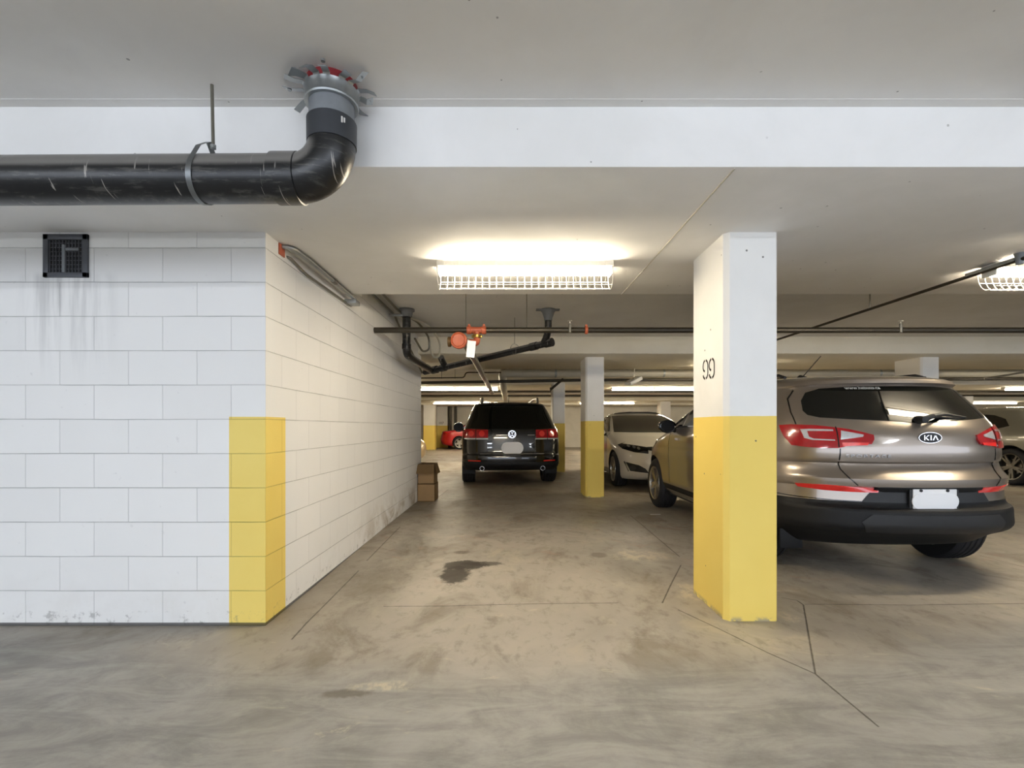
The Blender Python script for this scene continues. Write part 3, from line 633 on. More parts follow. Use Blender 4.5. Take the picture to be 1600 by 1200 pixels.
# ------------------------------------------------------------------ cardboard boxes at the end of the block wall
def carton(cx, cy, z0, w, d, h, label, flaps=False):
    t = empty('cardboard_box', (cx, cy, z0)); tag(t, label, 'box', 'cardboard boxes at the wall end')
    bm = bmesh.new(); th = .006
    for a in ((-w/2, w/2, -d/2, -d/2+th), (-w/2, w/2, d/2-th, d/2), (-w/2, -w/2+th, -d/2, d/2), (w/2-th, w/2, -d/2, d/2)): box(bm, *a, 0, h)
    box(bm, -w/2, w/2, -d/2, d/2, 0, th)
    if not flaps: box(bm, -w/2, w/2, -d/2, d/2, h-th, h)
    obj('body', bm, M['card'], t)
    if flaps:
        def flap(pts):
            b = bmesh.new(); vs = [b.verts.new(p) for p in pts]; b.faces.new(vs); bmesh.ops.solidify(b, geom=list(b.faces), thickness=.004); obj('flap', b, M['card'], t)
        flap([(-w/2, -d/2, h), (w/2, -d/2, h), (w/2, -d/2-.085, h-.135), (-w/2-.01, -d/2-.085, h-.135)])
        flap([(w/2, -d/2, h), (w/2, d/2, h), (w/2+.045, d/2, h-.15), (w/2+.045, -d/2, h-.15)])
        flap([(-w/2, d/2, h), (w/2, d/2, h), (w/2, d/2-.12, h+.01), (-w/2, d/2-.12, h+.015)])
        flap([(-w/2, -d/2, h), (-w/2, d/2, h), (-w/2+.08, d/2, h+.02), (-w/2+.08, -d/2, h+.03)])
    obj('tape', bx(-w/2-.001, w/2+.001, -.02, .02, -.0005+.001, .003), M['cardin'], t)
    return t
carton(-1.292, 7.50, .0, .265, .34, .268, 'closed brown cardboard box on the floor at the end of the block wall')
carton(-1.295, 7.50, .268, .25, .33, .30, 'brown cardboard box with open flaps on top of the other', True)

# ------------------------------------------------------------------ cars
# a body is a stack of plan sections: at height z it has half width w, rear end yr with corner depth D and roundness n, front end yf with Df, nf
class Car:
    def __init__(s, name, loc, rz, L, rows, label, paint, group=None, cat='car', nu=(20, 26, 16)):
        s.L = L; s.root = empty(name, loc, rz); tag(s.root, label, cat, group)
        z = [r[0] for r in rows]; s.z0, s.z1 = z[0], z[-1]
        s.f = [pchip(z, [r[k] for r in rows]) for k in range(1, 8)]; s.zk = z; s.paint = paint; s.nu = nu; s.cache = {}
    def sec(s, z):
        k = round(z, 5)
        if k not in s.cache: s.cache[k] = tuple(f(z) for f in s.f)
        return s.cache[k]
    def pt(s, u, z):
        w, yr, D, n, yf, Df, nf = s.sec(z); u = u-6 if u > 3 else u; a = abs(u); sg = 1 if u >= 0 else -1
        if a <= 1:
            p = a*PI/2; x = w*math.sin(p)**(2/n); y = yr+D*(1-max(math.cos(p), 0)**(2/n))
        elif a <= 2: x = w; y = yr+D+(yf-Df-yr-D)*(a-1)
        else:
            p = (3-a)*PI/2; x = w*max(math.sin(p), 0)**(2/nf); y = yf-Df*(1-max(math.cos(p), 0)**(2/nf))
        return Vector((sg*x, y-s.L/2, z))
    def solve(s, mode, a, z):
        """u on the surface from x (rear/front views, a=x) or y (side views, a=y from the rear end)"""
        if mode == 'rear': lo, hi, g = 0., 1., (lambda u: s.pt(u, z).x-abs(a))
        elif mode == 'front': lo, hi, g = 2., 3., (lambda u: abs(a)-s.pt(u, z).x)
        else: lo, hi, g = 0., 3., (lambda u: s.pt(u, z).y+s.L/2-a)
        for _ in range(30):
            m = (lo+hi)/2
            if g(m) > 0: hi = m
            else: lo = m
        return lo
    def nrm(s, u, z):
        e = 1e-3; a = s.pt(u+e, z)-s.pt(u-e, z); b = s.pt(u, min(z+e, s.z1))-s.pt(u, max(z-e, s.z0)); n = a.cross(b)
        if n.length < 1e-12: return Vector((0, -1, 0))
        n.normalize(); return n
    def body(s, wheels, rw, name='body', matf=None, mats=None, dz=.022, arch=.045, rows_extra=()):
        a, b, c = s.nu
        half = [i/a for i in range(a)]+[1+i/b for i in range(b)]+[2+i/c for i in range(c+1)]
        us = [-u for u in half[::-1] if 0 < u < 3]+half
        zs = sorted(set([round(z, 4) for z in s.zk]+list(rows_extra))); full = []
        for z0, z1 in zip(zs, zs[1:]):
            k = max(1, math.ceil((z1-z0)/dz-1e-6)); full += [z0+(z1-z0)*i/k for i in range(k)]
        full.append(zs[-1])
        bm = bmesh.new(); rings = [[bm.verts.new(s.pt(u, z)) for u in us] for z in full]; n = len(us)
        for j, (A, B) in enumerate(zip(rings, rings[1:])):
            for i in range(n):
                f = bm.faces.new((A[i], A[(i+1) % n], B[(i+1) % n], B[i]))
                if matf: f.material_index = matf((full[j]+full[j+1])/2, f.calc_center_median()+Vector((0, s.L/2, 0)))
        bm.faces.new(rings[0][::-1]).material_index = len(mats)-1 if mats else 0; bm.faces.new(rings[-1])
        bmesh.ops.recalc_face_normals(bm, faces=bm.faces)
        me = bpy.data.meshes.new(name); bm.to_mesh(me); bm.free()
        ml = mats or [s.paint, M['well']]; s.wellidx = len(ml)-1
        for m in ml: me.materials.append(m)
        o = bpy.data.objects.new(name, me); COL.objects.link(o)
        cut = bmesh.new()
        for y in wheels:
            for sg in (-1, 1):
                w = s.sec(.5)[0]
                x0, x1 = sorted((sg*(w-.34), sg*(w+.2))); ring = []
                pr = [(x0, 0)]
                A = [cut.verts.new((x0, y-s.L/2+(rw+arch)*math.cos(t), rw+(rw+arch)*math.sin(t))) for t in (2*PI*i/40 for i in range(40))]
                B = [cut.verts.new((x1, v.co.y, v.co.z)) for v in A]
                cut.faces.new(A[::-1]); cut.faces.new(B)
                for i in range(40): cut.faces.new((A[i], A[(i+1) % 40], B[(i+1) % 40], B[i]))
        bmesh.ops.recalc_face_normals(cut, faces=cut.faces)
        cm = bpy.data.meshes.new('arch_cut'); cut.to_mesh(cm); cut.free()
        co = bpy.data.objects.new('arch_cut', cm); COL.objects.link(co)
        md = o.modifiers.new('arches', 'BOOLEAN'); md.operation = 'DIFFERENCE'; md.object = co; md.solver = 'EXACT'
        bpy.context.view_layer.update()
        me2 = bpy.data.meshes.new_from_object(o.evaluated_get(bpy.context.evaluated_depsgraph_get()))
        o.modifiers.clear(); bpy.data.objects.remove(co); o.data = me2; me2.name = name
        for p in me2.polygons:
            p.use_smooth = True
            for y in wheels:
                d = math.hypot(p.center.y-(y-s.L/2), p.center.z-rw)
                w = s.sec(min(max(p.center.z, s.z0), s.z1))[0]
                if (d < rw+arch+.004 and (abs(p.normal.x) < .5 and d > rw+arch-.01 or abs(p.center.x) < w-.3)): p.material_index = s.wellidx
        me2.set_sharp_from_angle(angle=math.radians(38))
        o.parent = s.root; s.bodyobj = o; return o
    def patch(s, name, poly, mode, mat, off=.004, thick=.012, parent=None, side=1, step=.03, closed_mid=False, label=None):
        """a panel that follows the body surface; poly in (x,z) for rear/front or (y,z) for side views; 'uz' takes u directly.
        vertices may carry their own mode as a third item. side=-1 mirrors"""
        q = [(p[0], p[1], p[2] if len(p) > 2 else mode) for p in poly]; pts = []
        def uof(p): 
            if p[2] == 'uz': return p[0]
            if p[2] == 'front' and p[0] < 0: return 6-s.solve('front', p[0], p[1])     # the nose centre is u = 3
            return (-1 if p[0] < 0 and p[2] == 'rear' else 1)*s.solve(p[2], p[0], p[1])
        U = [(uof(p), p[1]) for p in q]; full = []
        for i, p in enumerate(q):
            r = q[(i+1) % len(q)]; d = math.hypot(p[0]-r[0], p[1]-r[1]) if p[2] == r[2] else .15
            k = max(1, int(d/step))
            for j in range(k):
                t = j/k
                if p[2] == r[2]: full.append((uof((p[0]+(r[0]-p[0])*t, p[1]+(r[1]-p[1])*t, p[2])), p[1]+(r[1]-p[1])*t))
                else: full.append((U[i][0]+(U[(i+1) % len(q)][0]-U[i][0])*t, p[1]+(r[1]-p[1])*t))
        clean = []
        for p in full:
            if not clean or math.hypot(p[0]-clean[-1][0], p[1]-clean[-1][1]) > 1e-4: clean.append(p)
        if math.hypot(clean[0][0]-clean[-1][0], clean[0][1]-clean[-1][1]) < 1e-4: clean.pop()
        us = [p[0] for p in clean]; zs = [p[1] for p in clean]; nb = len(clean)
        vin = [Vector(p) for p in clean]
        du = .05; nz = max(1, int((max(zs)-min(zs))/step)); nu_ = max(1, int((max(us)-min(us))/du))
        for i in range(1, nu_):
            for j in range(1, nz):
                vin.append(Vector((min(us)+(max(us)-min(us))*i/nu_, min(zs)+(max(zs)-min(zs))*j/nz)))
        V, E, Fc, *_ = delaunay_2d_cdt(vin, [], [list(range(nb))], 1, 1e-5)
        bm = bmesh.new(); top, bot = [], []
        for v in V:
            p = s.pt(v.x, v.y); n = s.nrm(v.x, v.y)
            if n.dot(Vector((p.x, p.y*(.35), p.z-.7))) < 0: n = -n
            a, b = p+n*off, p+n*(off-thick)
            if side < 0: a.x, b.x = -a.x, -b.x
            top.append(bm.verts.new(a)); bot.append(bm.verts.new(b))
        cnt = {}
        for f in Fc:
            try: bm.faces.new([top[i] for i in f])
            except ValueError: continue
            for i, j in zip(f, f[1:]+f[:1]): cnt[(min(i, j), max(i, j))] = cnt.get((min(i, j), max(i, j)), 0)+1
        for (i, j), c in cnt.items():
            if c == 1:
                try: bm.faces.new((top[i], top[j], bot[j], bot[i]))
                except ValueError: pass
        bmesh.ops.delete(bm, geom=[v for v in bm.verts if not v.link_faces], context='VERTS')
        o = obj(name, bm, mat, parent or s.root, sharp=40)
        if label: o['label'] = label
        return o
    def strip(s, name, line, w, mode, mat, side=1, off=.003, thick=.006, parent=None):
        pts = [Vector((p[0], p[1])) for p in line]; A, B = [], []
        for i, p in enumerate(pts):
            t = (pts[min(i+1, len(pts)-1)]-pts[max(i-1, 0)]).normalized(); n = Vector((-t.y, t.x))*w/2
            A.append(p+n); B.append(p-n)
        return s.patch(name, [(p.x, p.y) for p in A]+[(p.x, p.y) for p in B[::-1]], mode, mat, off, thick, parent, side)
    def both(s, *a, **k): return [s.patch(*a, side=sg, **k) for sg in (1, -1)]
    def wheel(s, y, sg, r, xo, width=.22, rim=.235, spokes=5, twin=False, mat=None, part_name='wheel'):
        """tyre with tread grooves, alloy rim and spokes; xo = outer face"""
        c = Vector((sg*xo, y-s.L/2, r)); bm = bmesh.new(); W = width
        prof = [(rim, 0), (rim+.012, .006), (r-.05, .012), (r-.018, -.004), (r-.004, -.022)]
        inner = []
        g = 4
        for k in range(g):
            x = -.03-(W-.06)*(k+.5)/g; inner += [(r, x+.012), (r-.008, x+.007), (r-.008, x-.007), (r, x-.012)]
        prof += inner+[(r-.004, -W+.022), (r-.02, -W+.004), (rim, -W)]
        lathe(bm, [(p[0], sg*p[1]) for p in prof], 'X', 44, c, closed=True)
        w = obj(part_name, bm, M['rubber'], s.root)
        mat = mat or M['alloy']; bm = bmesh.new()
        lathe(bm, [(rim+.004, sg*.002), (rim+.002, sg*.010), (rim-.012, sg*.006), (rim-.02, -sg*.03), (rim-.02, -sg*(W-.02)), (rim+.003, -sg*(W-.02))], 'X', 40, c, closed=True)
        lathe(bm, [(.0281, -sg*.008), (.05, -sg*.02), (.055, -sg*.05), (.02, -sg*.05)], 'X', 20, c, closed=False)
        n = spokes*2 if twin else spokes
        for k in range(n):
            a = 2*PI*k/n + (0.16*(1 if k % 2 else -1) if twin else 0)
            d = Vector((0, math.cos(a), math.sin(a))); e = Vector((0, -math.sin(a), math.cos(a))); X = Vector((sg, 0, 0))
            w0, w1 = (.022, .016) if twin else (.036, .028)
            q = [c+d*.03+e*w0-X*.015, c+d*.03-e*w0-X*.015, c+d*(rim-.012)-e*w1-X*.004, c+d*(rim-.012)+e*w1-X*.004]
            vs = [bm.verts.new(p) for p in q]; vb = [bm.verts.new(p-X*.03) for p in q]
            bm.faces.new(vs); bm.faces.new(vb[::-1])
            for i in range(4): bm.faces.new((vs[i], vs[(i+1) % 4], vb[(i+1) % 4], vb[i]))
        rm = obj('rim', bm, mat, w, sharp=30)
        bm = bmesh.new(); lathe(bm, [(.15, -sg*.07), (.15, -sg*.085)], 'X', 28, c); obj('brake_disc', bm, M['steel'], w)
        bm = bmesh.new(); lathe(bm, [(rim-.021, -sg*.10), (rim-.021, -sg*.13)], 'X', 28, c); obj('hub_backing', bm, M['well'], w)
        return w
    def text(s, string, x, z, size, mat, mode='rear', depth=.002, sx=1.0, name='lettering', parent=None, spacing=1.0, shear=0.0):
        me = textmesh(string, size, depth, sx=sx, shear=shear, spacing=spacing)
        for v in me.vertices:
            X = v.co.x*(1 if mode == 'rear' else -1)+x; zz = z+v.co.y; u = s.solve(mode, X, zz); p = s.pt(u, zz); n = s.nrm(u, zz)
            if n.y*(-1 if mode == 'rear' else 1) < 0: n = -n
            if X < 0: p.x = -p.x; n.x = -n.x
            v.co = p+n*(.005+v.co.z)
        return link(name, me, mat, parent or s.root)
    def at(s, x, z, mode='rear'):
        u = s.solve(mode, x, z); p = s.pt(u, z)
        if x < 0: p.x = -p.x
        return p
def rrect(x0, x1, z0, z1, r, n=5):
    out = []
    for cx, cz, a0 in ((x1-r, z1-r, 0), (x0+r, z1-r, 90), (x0+r, z0+r, 180), (x1-r, z0+r, 270)):
        out += [(cx+r*math.cos(math.radians(a0+90*i/n)), cz+r*math.sin(math.radians(a0+90*i/n))) for i in range(n+1)]
    return out
def mirror_part(car, x, y, z, sg, mat, size=(.12, .09, .085), arm=.10):
    bm = bmesh.new(); bmesh.ops.create_uvsphere(bm, u_segments=20, v_segments=12, radius=1)
    for v in bm.verts:
        q = v.co.copy()
        q = Vector((q.x*size[0]*(1 if abs(q.x) < .9 else .98), q.y*size[1], q.z*size[2]))
        if q.y < -size[1]*.35: q.y = -size[1]*.35
        v.co = Vector((sg*x, y-car.L/2, z))+q
    m = obj('wing_mirror', bm, mat, car.root)
    bm = bmesh.new(); tube(bm, [(sg*(x-size[0]*.6), y-car.L/2, z-size[2]*.5), (sg*(x-size[0]-arm), y+.03-car.L/2, z-size[2]*.9)], [.028, .034], 10); obj('mirror_arm', bm, M['black'], m)
    bm = bmesh.new(); lathe(bm, [(.001, 0), (size[2]*.8, 0), (size[2]*.8, -.003), (.001, -.003)], 'Y', 20, (sg*x, y-size[1]*.36-car.L/2, z)); 
    for v in bm.verts: v.co.x = sg*x+(v.co.x-sg*x)*1.25
    obj('mirror_glass', bm, M['greyglass'], m)
    return m
def bar(name, pts, r, mat, parent, n=10): return obj(name, tb(pts, r, n), mat, parent)
def off(car, p, dx=0, dy=0, dz=0): return Vector((p[0]+dx, p[1]-car.L/2+dy, p[2]+dz))

# ---- taupe SUV, rear view, nearest
L = 4.44
rows = [  # z, w, yr, D, n, yf, Df, nf
 (.25, .84, .34, .50, 2.5, 4.18, .6, 2.4), (.345, .885, .16, .62, 2.4, 4.32, .75, 2.3), (.395, .905, .045, .70, 2.4, 4.38, .8, 2.2), (.44, .915, .005, .74, 2.35, 4.42, .85, 2.2),
 (.53, .918, .0, .76, 2.3, 4.44, .9, 2.2), (.556, .918, .012, .76, 2.3, 4.44, .9, 2.2), (.566, .918, .075, .70, 2.4, 4.44, .9, 2.2), (.60, .918, .095, .70, 2.4, 4.44, .9, 2.2), (.70, .92, .10, .72, 2.4, 4.42, .9, 2.2), (.712, .921, .06, .74, 2.35, 4.41, .9, 2.2),
 (.765, .924, .055, .74, 2.35, 4.38, .9, 2.2), (.785, .924, .075, .74, 2.35, 4.37, .9, 2.2), (.835, .922, .122, .72, 2.35, 4.33, .9, 2.2), (.87, .92, .135, .71, 2.35, 4.29, .9, 2.2), (.885, .922, .115, .72, 2.35, 4.26, .9, 2.2),
 (.95, .922, .108, .72, 2.35, 4.12, .9, 2.2), (1.0, .918, .11, .72, 2.35, 3.9, .8, 2.2), (1.04, .912, .115, .71, 2.3, 3.62, .6, 2.2), (1.07, .905, .12, .70, 2.3, 3.42, .45, 2.3), (1.12, .893, .14, .68, 2.3, 3.26, .38, 2.4), (1.18, .872, .185, .64, 2.3, 3.10, .36, 2.5),
 (1.42, .765, .40, .52, 2.3, 2.48, .34, 2.6), (1.455, .745, .43, .50, 2.3, 2.40, .34, 2.6), (1.47, .735, .385, .52, 2.3, 2.36, .34, 2.6), (1.50, .715, .39, .55, 2.3, 2.28, .34, 2.6), (1.53, .685, .50, .6, 2.3, 2.20, .34, 2.6),
 (1.56, .63, .72, .6, 2.3, 2.10, .34, 2.6), (1.58, .55, .98, .5, 2.2, 2.02, .34, 2.4), (1.592, .42, 1.22, .28, 2.1, 1.92, .22, 2.2), (1.597, .25, 1.4, .1, 2.1, 1.80, .1, 2.2)]
K = Car('suv', (2.955, 3.27+L/2, 0), 0, L, rows, 'taupe metallic SUV seen from behind, parked right of the numbered pillar', M['p_taupe'], nu=(26, 30, 18))
K.body((.93, 3.57), .35, matf=lambda z, c: 1 if z < (.60 if c.y < .62 else .40) else 0, mats=[M['p_taupe'], M['blackgrain'], M['well']], rows_extra=(.60, .40), arch=.04)
for y in (.93, 3.57):
    for sg in (1, -1): K.wheel(y, sg, .345, .905, .225, .232, 5, True)
K.patch('bumper_panel', [(-.37, .708), (.37, .708), (.41, .66), (.455, .60), (-.455, .60), (-.41, .66)], 'rear', M['black'], off=.002)
rear_glass = K.patch('rear_window', [(-.675, 1.225), (-.62, 1.205), (-.45, 1.19), (-.14, 1.172), (-.07, 1.163), (.07, 1.163), (.14, 1.172), (.45, 1.19), (.62, 1.205), (.675, 1.225), (.685, 1.26), (.66, 1.34), (.61, 1.405), (.52, 1.435), (.3, 1.446), (-.3, 1.446), (-.52, 1.435), (-.61, 1.405), (-.66, 1.34), (-.685, 1.26)], 'rear', M['glass'], off=.003)
K.text('www.hebuto.ca', -.245, 1.432, .034, M['letter'], name='window_lettering', parent=rear_glass, sx=1.12, depth=.0005)
for sg in (1, -1):
    tl = K.patch('tail_light', [(.365, 1.075), (.365, 1.045), (.385, 1.01), (.50, 1.0), (.575, .98), (.66, .977), (.74, .985), (.41, .995, 'side'), (.47, 1.06, 'side'), (.53, 1.145, 'side'), (.45, 1.15, 'side'), (.78, 1.15), (.66, 1.142), (.5, 1.115)], 'rear', M['redlens'], off=.012, thick=.03, side=sg)
    K.patch('reverse_lamp', [(.545, 1.103), (.555, 1.04), (.50, 1.05), (.43, 1.062), (.425, 1.075)], 'rear', M['clearlens'], off=.015, thick=.01, side=sg, parent=tl, label='clear white reversing lens')
    K.patch('pale_outline', [(.585, 1.11), (.70, 1.115), (.745, 1.112), (.735, 1.05), (.70, 1.035), (.585, 1.03), (.585, 1.04), (.69, 1.045), (.712, 1.06), (.715, 1.10), (.585, 1.10)], 'rear', M['clearlens'], off=.015, thick=.01, side=sg, parent=tl, label='pale outline inside the red lens')
    K.patch('signal_lens', [(.40, 1.02), (.55, 1.018), (.55, .993), (.41, 1.003)], 'rear', M['brightred'], off=.0145, thick=.01, side=sg, parent=tl)
    K.strip('lens_seam', [(.567, 1.13), (.57, .985)], .006, 'rear', M['glossblack'], side=sg, off=.0155, parent=tl)
    K.patch('reflector', [(.345, .70), (.355, .668), (.52, .668), (.66, .672), (.78, .685), (.80, .712), (.66, .716), (.52, .706)], 'rear', M['brightred'], off=.006, thick=.012, side=sg)
    K.strip('panel_gap', [(.562, .978), (.565, .90), (.558, .83), (.54, .77), (.49, .718)], .007, 'rear', M['glossblack'], side=sg)
    K.strip('bumper_gap', [(.455, .602), (.6, .604), (.80, .612), (.89, .62)], .006, 'rear', M['glossblack'], side=sg)
    K.strip('panel_gap', [(.66, 1.43), (.715, 1.36), (.745, 1.25), (.755, 1.155)], .006, 'rear', M['glossblack'], side=sg)
    K.patch('side_window', [(.66, 1.235), (.70, 1.33), (.80, 1.375), (.93, 1.385), (.90, 1.20), (.74, 1.205)], 'side', M['glass'], side=sg)
    # side glass and trims
    K.patch('side_window', [(.95, 1.20), (1.0, 1.36), (1.12, 1.405), (1.58, 1.44), (1.60, 1.17)], 'side', M['glass'], side=sg, off=.003)
    K.patch('side_window', [(1.66, 1.165), (1.64, 1.44), (2.15, 1.42), (2.42, 1.33), (2.46, 1.15)], 'side', M['glass'], side=sg, off=.003)
    K.patch('side_window', [(2.52, 1.148), (2.50, 1.32), (2.72, 1.22), (2.86, 1.145)], 'side', M['glass'], side=sg, off=.003)
    K.strip('chrome_window_trim', [(.92, 1.185), (1.6, 1.153), (2.9, 1.132)], .012, 'side', M['chrome'], side=sg)
    K.strip('door_gap', [(1.63, 1.15), (1.64, .55), (1.70, .42)], .006, 'side', M['glossblack'], side=sg)
    K.strip('door_gap', [(2.86, 1.13), (2.92, .9), (2.90, .42)], .006, 'side', M['glossblack'], side=sg)
    K.strip('fuel_flap_gap', [(.60, .98), (.66, .90), (.74, .82)], .004, 'side', M['black'], side=sg)
    K.patch('door_handle', [(1.70, 1.02), (1.70, .995), (1.90, .995), (1.90, 1.02)], 'side', M['p_taupe'], off=.03, thick=.03, side=sg)
    K.patch('door_handle', [(2.60, 1.0), (2.60, .975), (2.80, .975), (2.80, 1.0)], 'side', M['p_taupe'], off=.03, thick=.03, side=sg)
    K.patch('headlamp', [(3.42, .93), (3.55, .965), (3.80, .90), (4.05, .84), (.62, .79, 'front'), (.50, .76, 'front'), (.62, .735, 'front'), (3.95, .76), (3.65, .84)], 'side', M['headlens'], off=.006, side=sg)
    K.patch('fog_lamp', [(.60, .50), (.74, .50), (.74, .40), (.60, .40)], 'front', M['headlens'], side=sg)
    K.patch('sill_trim', [(1.35, .28), (1.35, .34), (3.12, .34), (3.12, .28)], 'side', M['chrome'], off=.012, side=sg)
    mirror_part(K, 1.005, 2.72, 1.145, sg, M['glossblack'], (.115, .085, .085))
    bar('roof_rail', [off(K, (sg*.60, .85, 1.555)), off(K, (sg*.60, .95, 1.585)), off(K, (sg*.595, 1.4, 1.60)), off(K, (sg*.60, 2.0, 1.578)), off(K, (sg*.62, 2.08, 1.55))], .014, M['black'], K.root)
K.patch('windshield', [(-.70, 1.10), (.70, 1.10), (.60, 1.46), (-.60, 1.46)], 'front', M['glass'])
K.patch('grille', [(-.34, .80), (.34, .80), (.30, .68), (-.30, .68)], 'front', M['glossblack'])
K.patch('lower_grille', [(-.45, .56), (.45, .56), (.40, .38), (-.40, .38)], 'front', M['black'])
# plate with its frame
pl = K.at(0, .63); px0, pz0 = 0.0, .622
bm = bmesh.new(); box(bm, -.172, .172, pl.y-.02, pl.y-.004, pz0-.088, pz0+.075, .004); fr = obj('plate_frame', bm, M['black'], K.root)
bm = bmesh.new(); box(bm, -.152, .152, pl.y-.026, pl.y-.018, pz0-.060, pz0+.078, .003); lic = obj('licence_plate', bm, M['white'], fr)
bm = prism(bmesh.new(), rrect(-.162, .162, pz0-.062, pz0+.050, .055), pl.y-.031, pl.y-.024); obj('plate_cover', bm, m_emit('white_cover_panel', (1, 1, 1, 1), 0.0), fr)
for x, m_, w in ((-.118, 'white', .034), (.128, 'greypipe', .036)):
    bm = bmesh.new(); box(bm, x-w/2, x+w/2, pl.y-.023, pl.y-.019, pz0-.078, pz0-.058); obj('plate_sticker', bm, plain('green_sticker', '#7fa597', .5) if x > 0 else M['white'], fr)
for x in (-.10, .085):
    bm = bmesh.new(); lathe(bm, [(.010, pl.y-.032), (.010, pl.y-.02)], 'Y', 12, (x, 0, pz0+.068)); obj('plate_screw', bm, M['black'], fr)
me = textmesh('AUTO', .026, .0008)
for v in me.vertices: v.co = Vector((v.co.x+.02, pl.y-.0215-v.co.z, v.co.y+pz0-.064))
link('plate_lettering', me, M['letter'], fr)
# oval badge
bz = 1.058; bp_ = K.at(0, bz)
bm = bmesh.new()
def oval(a, b, y0, y1, n=36): return prism(bm, [(a*math.cos(2*PI*i/n), bz+b*math.sin(2*PI*i/n)) for i in range(n)], y0, y1)
oval(.082, .040, bp_.y-.008, bp_.y+.012); bd = obj('badge', bm, M['chrome'], K.root)
bm = bmesh.new(); oval(.0765, .0355, bp_.y-.0095, bp_.y); obj('badge_field', bm, M['black'], bd)
bm = bmesh.new()
def poly(pts): prism(bm, [(x*.95, bz+z) for x, z in pts], bp_.y-.013, bp_.y-.008)
h = .018; w = .0075
poly([(-.05, -h), (-.05+w, -h), (-.05+w, h), (-.05, h)]); poly([(-.042, -.002), (-.022, h), (-.010, h), (-.034, .002)]); poly([(-.036, .003), (-.012, -h), (-.023, -h), (-.042, -.002)])
poly([(-.004, -h), (.005, -h), (.005, h), (-.004, h)])
poly([(.012, -h), (.022, -h), (.037, h), (.029, h)]); poly([(.037, h), (.029, h), (.047, -h), (.057, -h)])
obj('badge_lettering', bm, M['chrome'], bd)
K.text('SPORTAGE', -.40, .925, .032, M['chrome'], name='tailgate_lettering', sx=1.45, spacing=1.25, depth=.002)
# wiper
wb = K.at(-.03, 1.185); wb = Vector((-.03, wb.y-.03, 1.185)); wt = K.at(.36, 1.205)
bm = bmesh.new(); lathe(bm, [(.001, -.05), (.024, -.045), (.030, -.0), (.030, .03)], 'Y', 16, wb); w_ = obj('wiper', bm, M['black'], K.root)
wm = K.at(.17, 1.225)
bm = bmesh.new(); tube(bm, [wb+Vector((-.01, -.02, .0)), wb+Vector((.06, -.035, .025)), Vector((wm.x, wm.y-.035, 1.225)), Vector((wt.x, wt.y-.018, 1.205))], [.022, .018, .013, .004], 10)
obj('wiper_arm', bm, M['black'], w_)
bm = bmesh.new(); tube(bm, [K.at(-.02+.38*i/6, 1.205+.004*math.sin(i))+Vector((0, -.010, -.004)) for i in range(7)], .006, 8); obj('wiper_blade', bm, M['black'], w_)
# aerial, exhaust, brake light, mud flap
ab = Vector((-.18, 1.30-L/2, 1.592)); bm = bmesh.new(); tube(bm, [ab+Vector((0, -.05, 0)), ab+Vector((0, .03, .02)), ab+Vector((0, .10, 0))], [.02, .022, .008], 8); ao = obj('antenna', bm, M['black'], K.root)
bar('antenna_mast', [ab+Vector((0, 0, .015)), ab+Vector((.10, -.12, .20))], .0045, M['black'], ao, 6)
bm = bmesh.new(); box(bm, -.84, -.66, .50-L/2, .52-L/2, .18, .34, .01); obj('mud_flap', bm, M['blackgrain'], K.root)
K.patch('lower_valance', [(-.44, .525), (.44, .525), (.50, .47), (.46, .40), (-.46, .40), (-.50, .47)], 'rear', M['black'], off=.006)

# ---- black SUV in the lane
L = 4.75
rows = [(.30, .90, .22, .35, 3, 4.5, .5, 2.5), (.36, .935, .07, .42, 3, 4.62, .6, 2.5), (.42, .955, .015, .45, 2.9, 4.70, .7, 2.4), (.54, .962, .0, .46, 2.9, 4.75, .8, 2.4), (.60, .962, .01, .46, 2.9, 4.75, .8, 2.4), (.615, .96, .05, .44, 2.9, 4.74, .8, 2.4),
 (.70, .965, .07, .44, 2.9, 4.70, .8, 2.4), (.85, .968, .085, .44, 2.9, 4.62, .8, 2.3), (.98, .960, .10, .44, 2.9, 4.40, .8, 2.3), (1.04, .95, .11, .44, 2.9, 4.05, .6, 2.3), (1.09, .935, .125, .43, 2.9, 3.72, .5, 2.4), (1.14, .915, .16, .42, 2.9, 3.52, .45, 2.4),
 (1.50, .76, .42, .36, 2.9, 2.62, .4, 2.6), (1.56, .735, .44, .36, 2.9, 2.50, .4, 2.6), (1.58, .72, .40, .36, 2.9, 2.42, .4, 2.6), (1.605, .70, .42, .40, 2.9, 2.34, .4, 2.6), (1.63, .655, .52, .45, 2.6, 2.24, .4, 2.6), (1.655, .54, .85, .4, 2.5, 2.05, .3, 2.4), (1.665, .3, 1.2, .2, 2.2, 1.9, .2, 2.2)]
yaw = math.radians(4.6)
rearc = Vector((.035, 9.12, 0)); T = Car('suv', tuple(rearc+Vector((-math.sin(yaw), math.cos(yaw), 0))*L/2), yaw, L, rows, 'black SUV seen from behind, parked down the lane in the middle', M['p_black'], nu=(16, 20, 12))
T.body((.95, 3.80), .372, matf=lambda z, c: 1 if z < .47 else 0, mats=[M['p_black'], M['black'], M['well']], rows_extra=(.47,), dz=.03)
for y in (.95, 3.80):
    for sg in (1, -1): T.wheel(y, sg, .372, .955, .26, .24, 5, True)
tg_ = T.patch('rear_window', [(-.80, 1.13), (-.3, 1.10), (.3, 1.10), (.80, 1.13), (.66, 1.545), (-.66, 1.545)], 'rear', M['glass'])
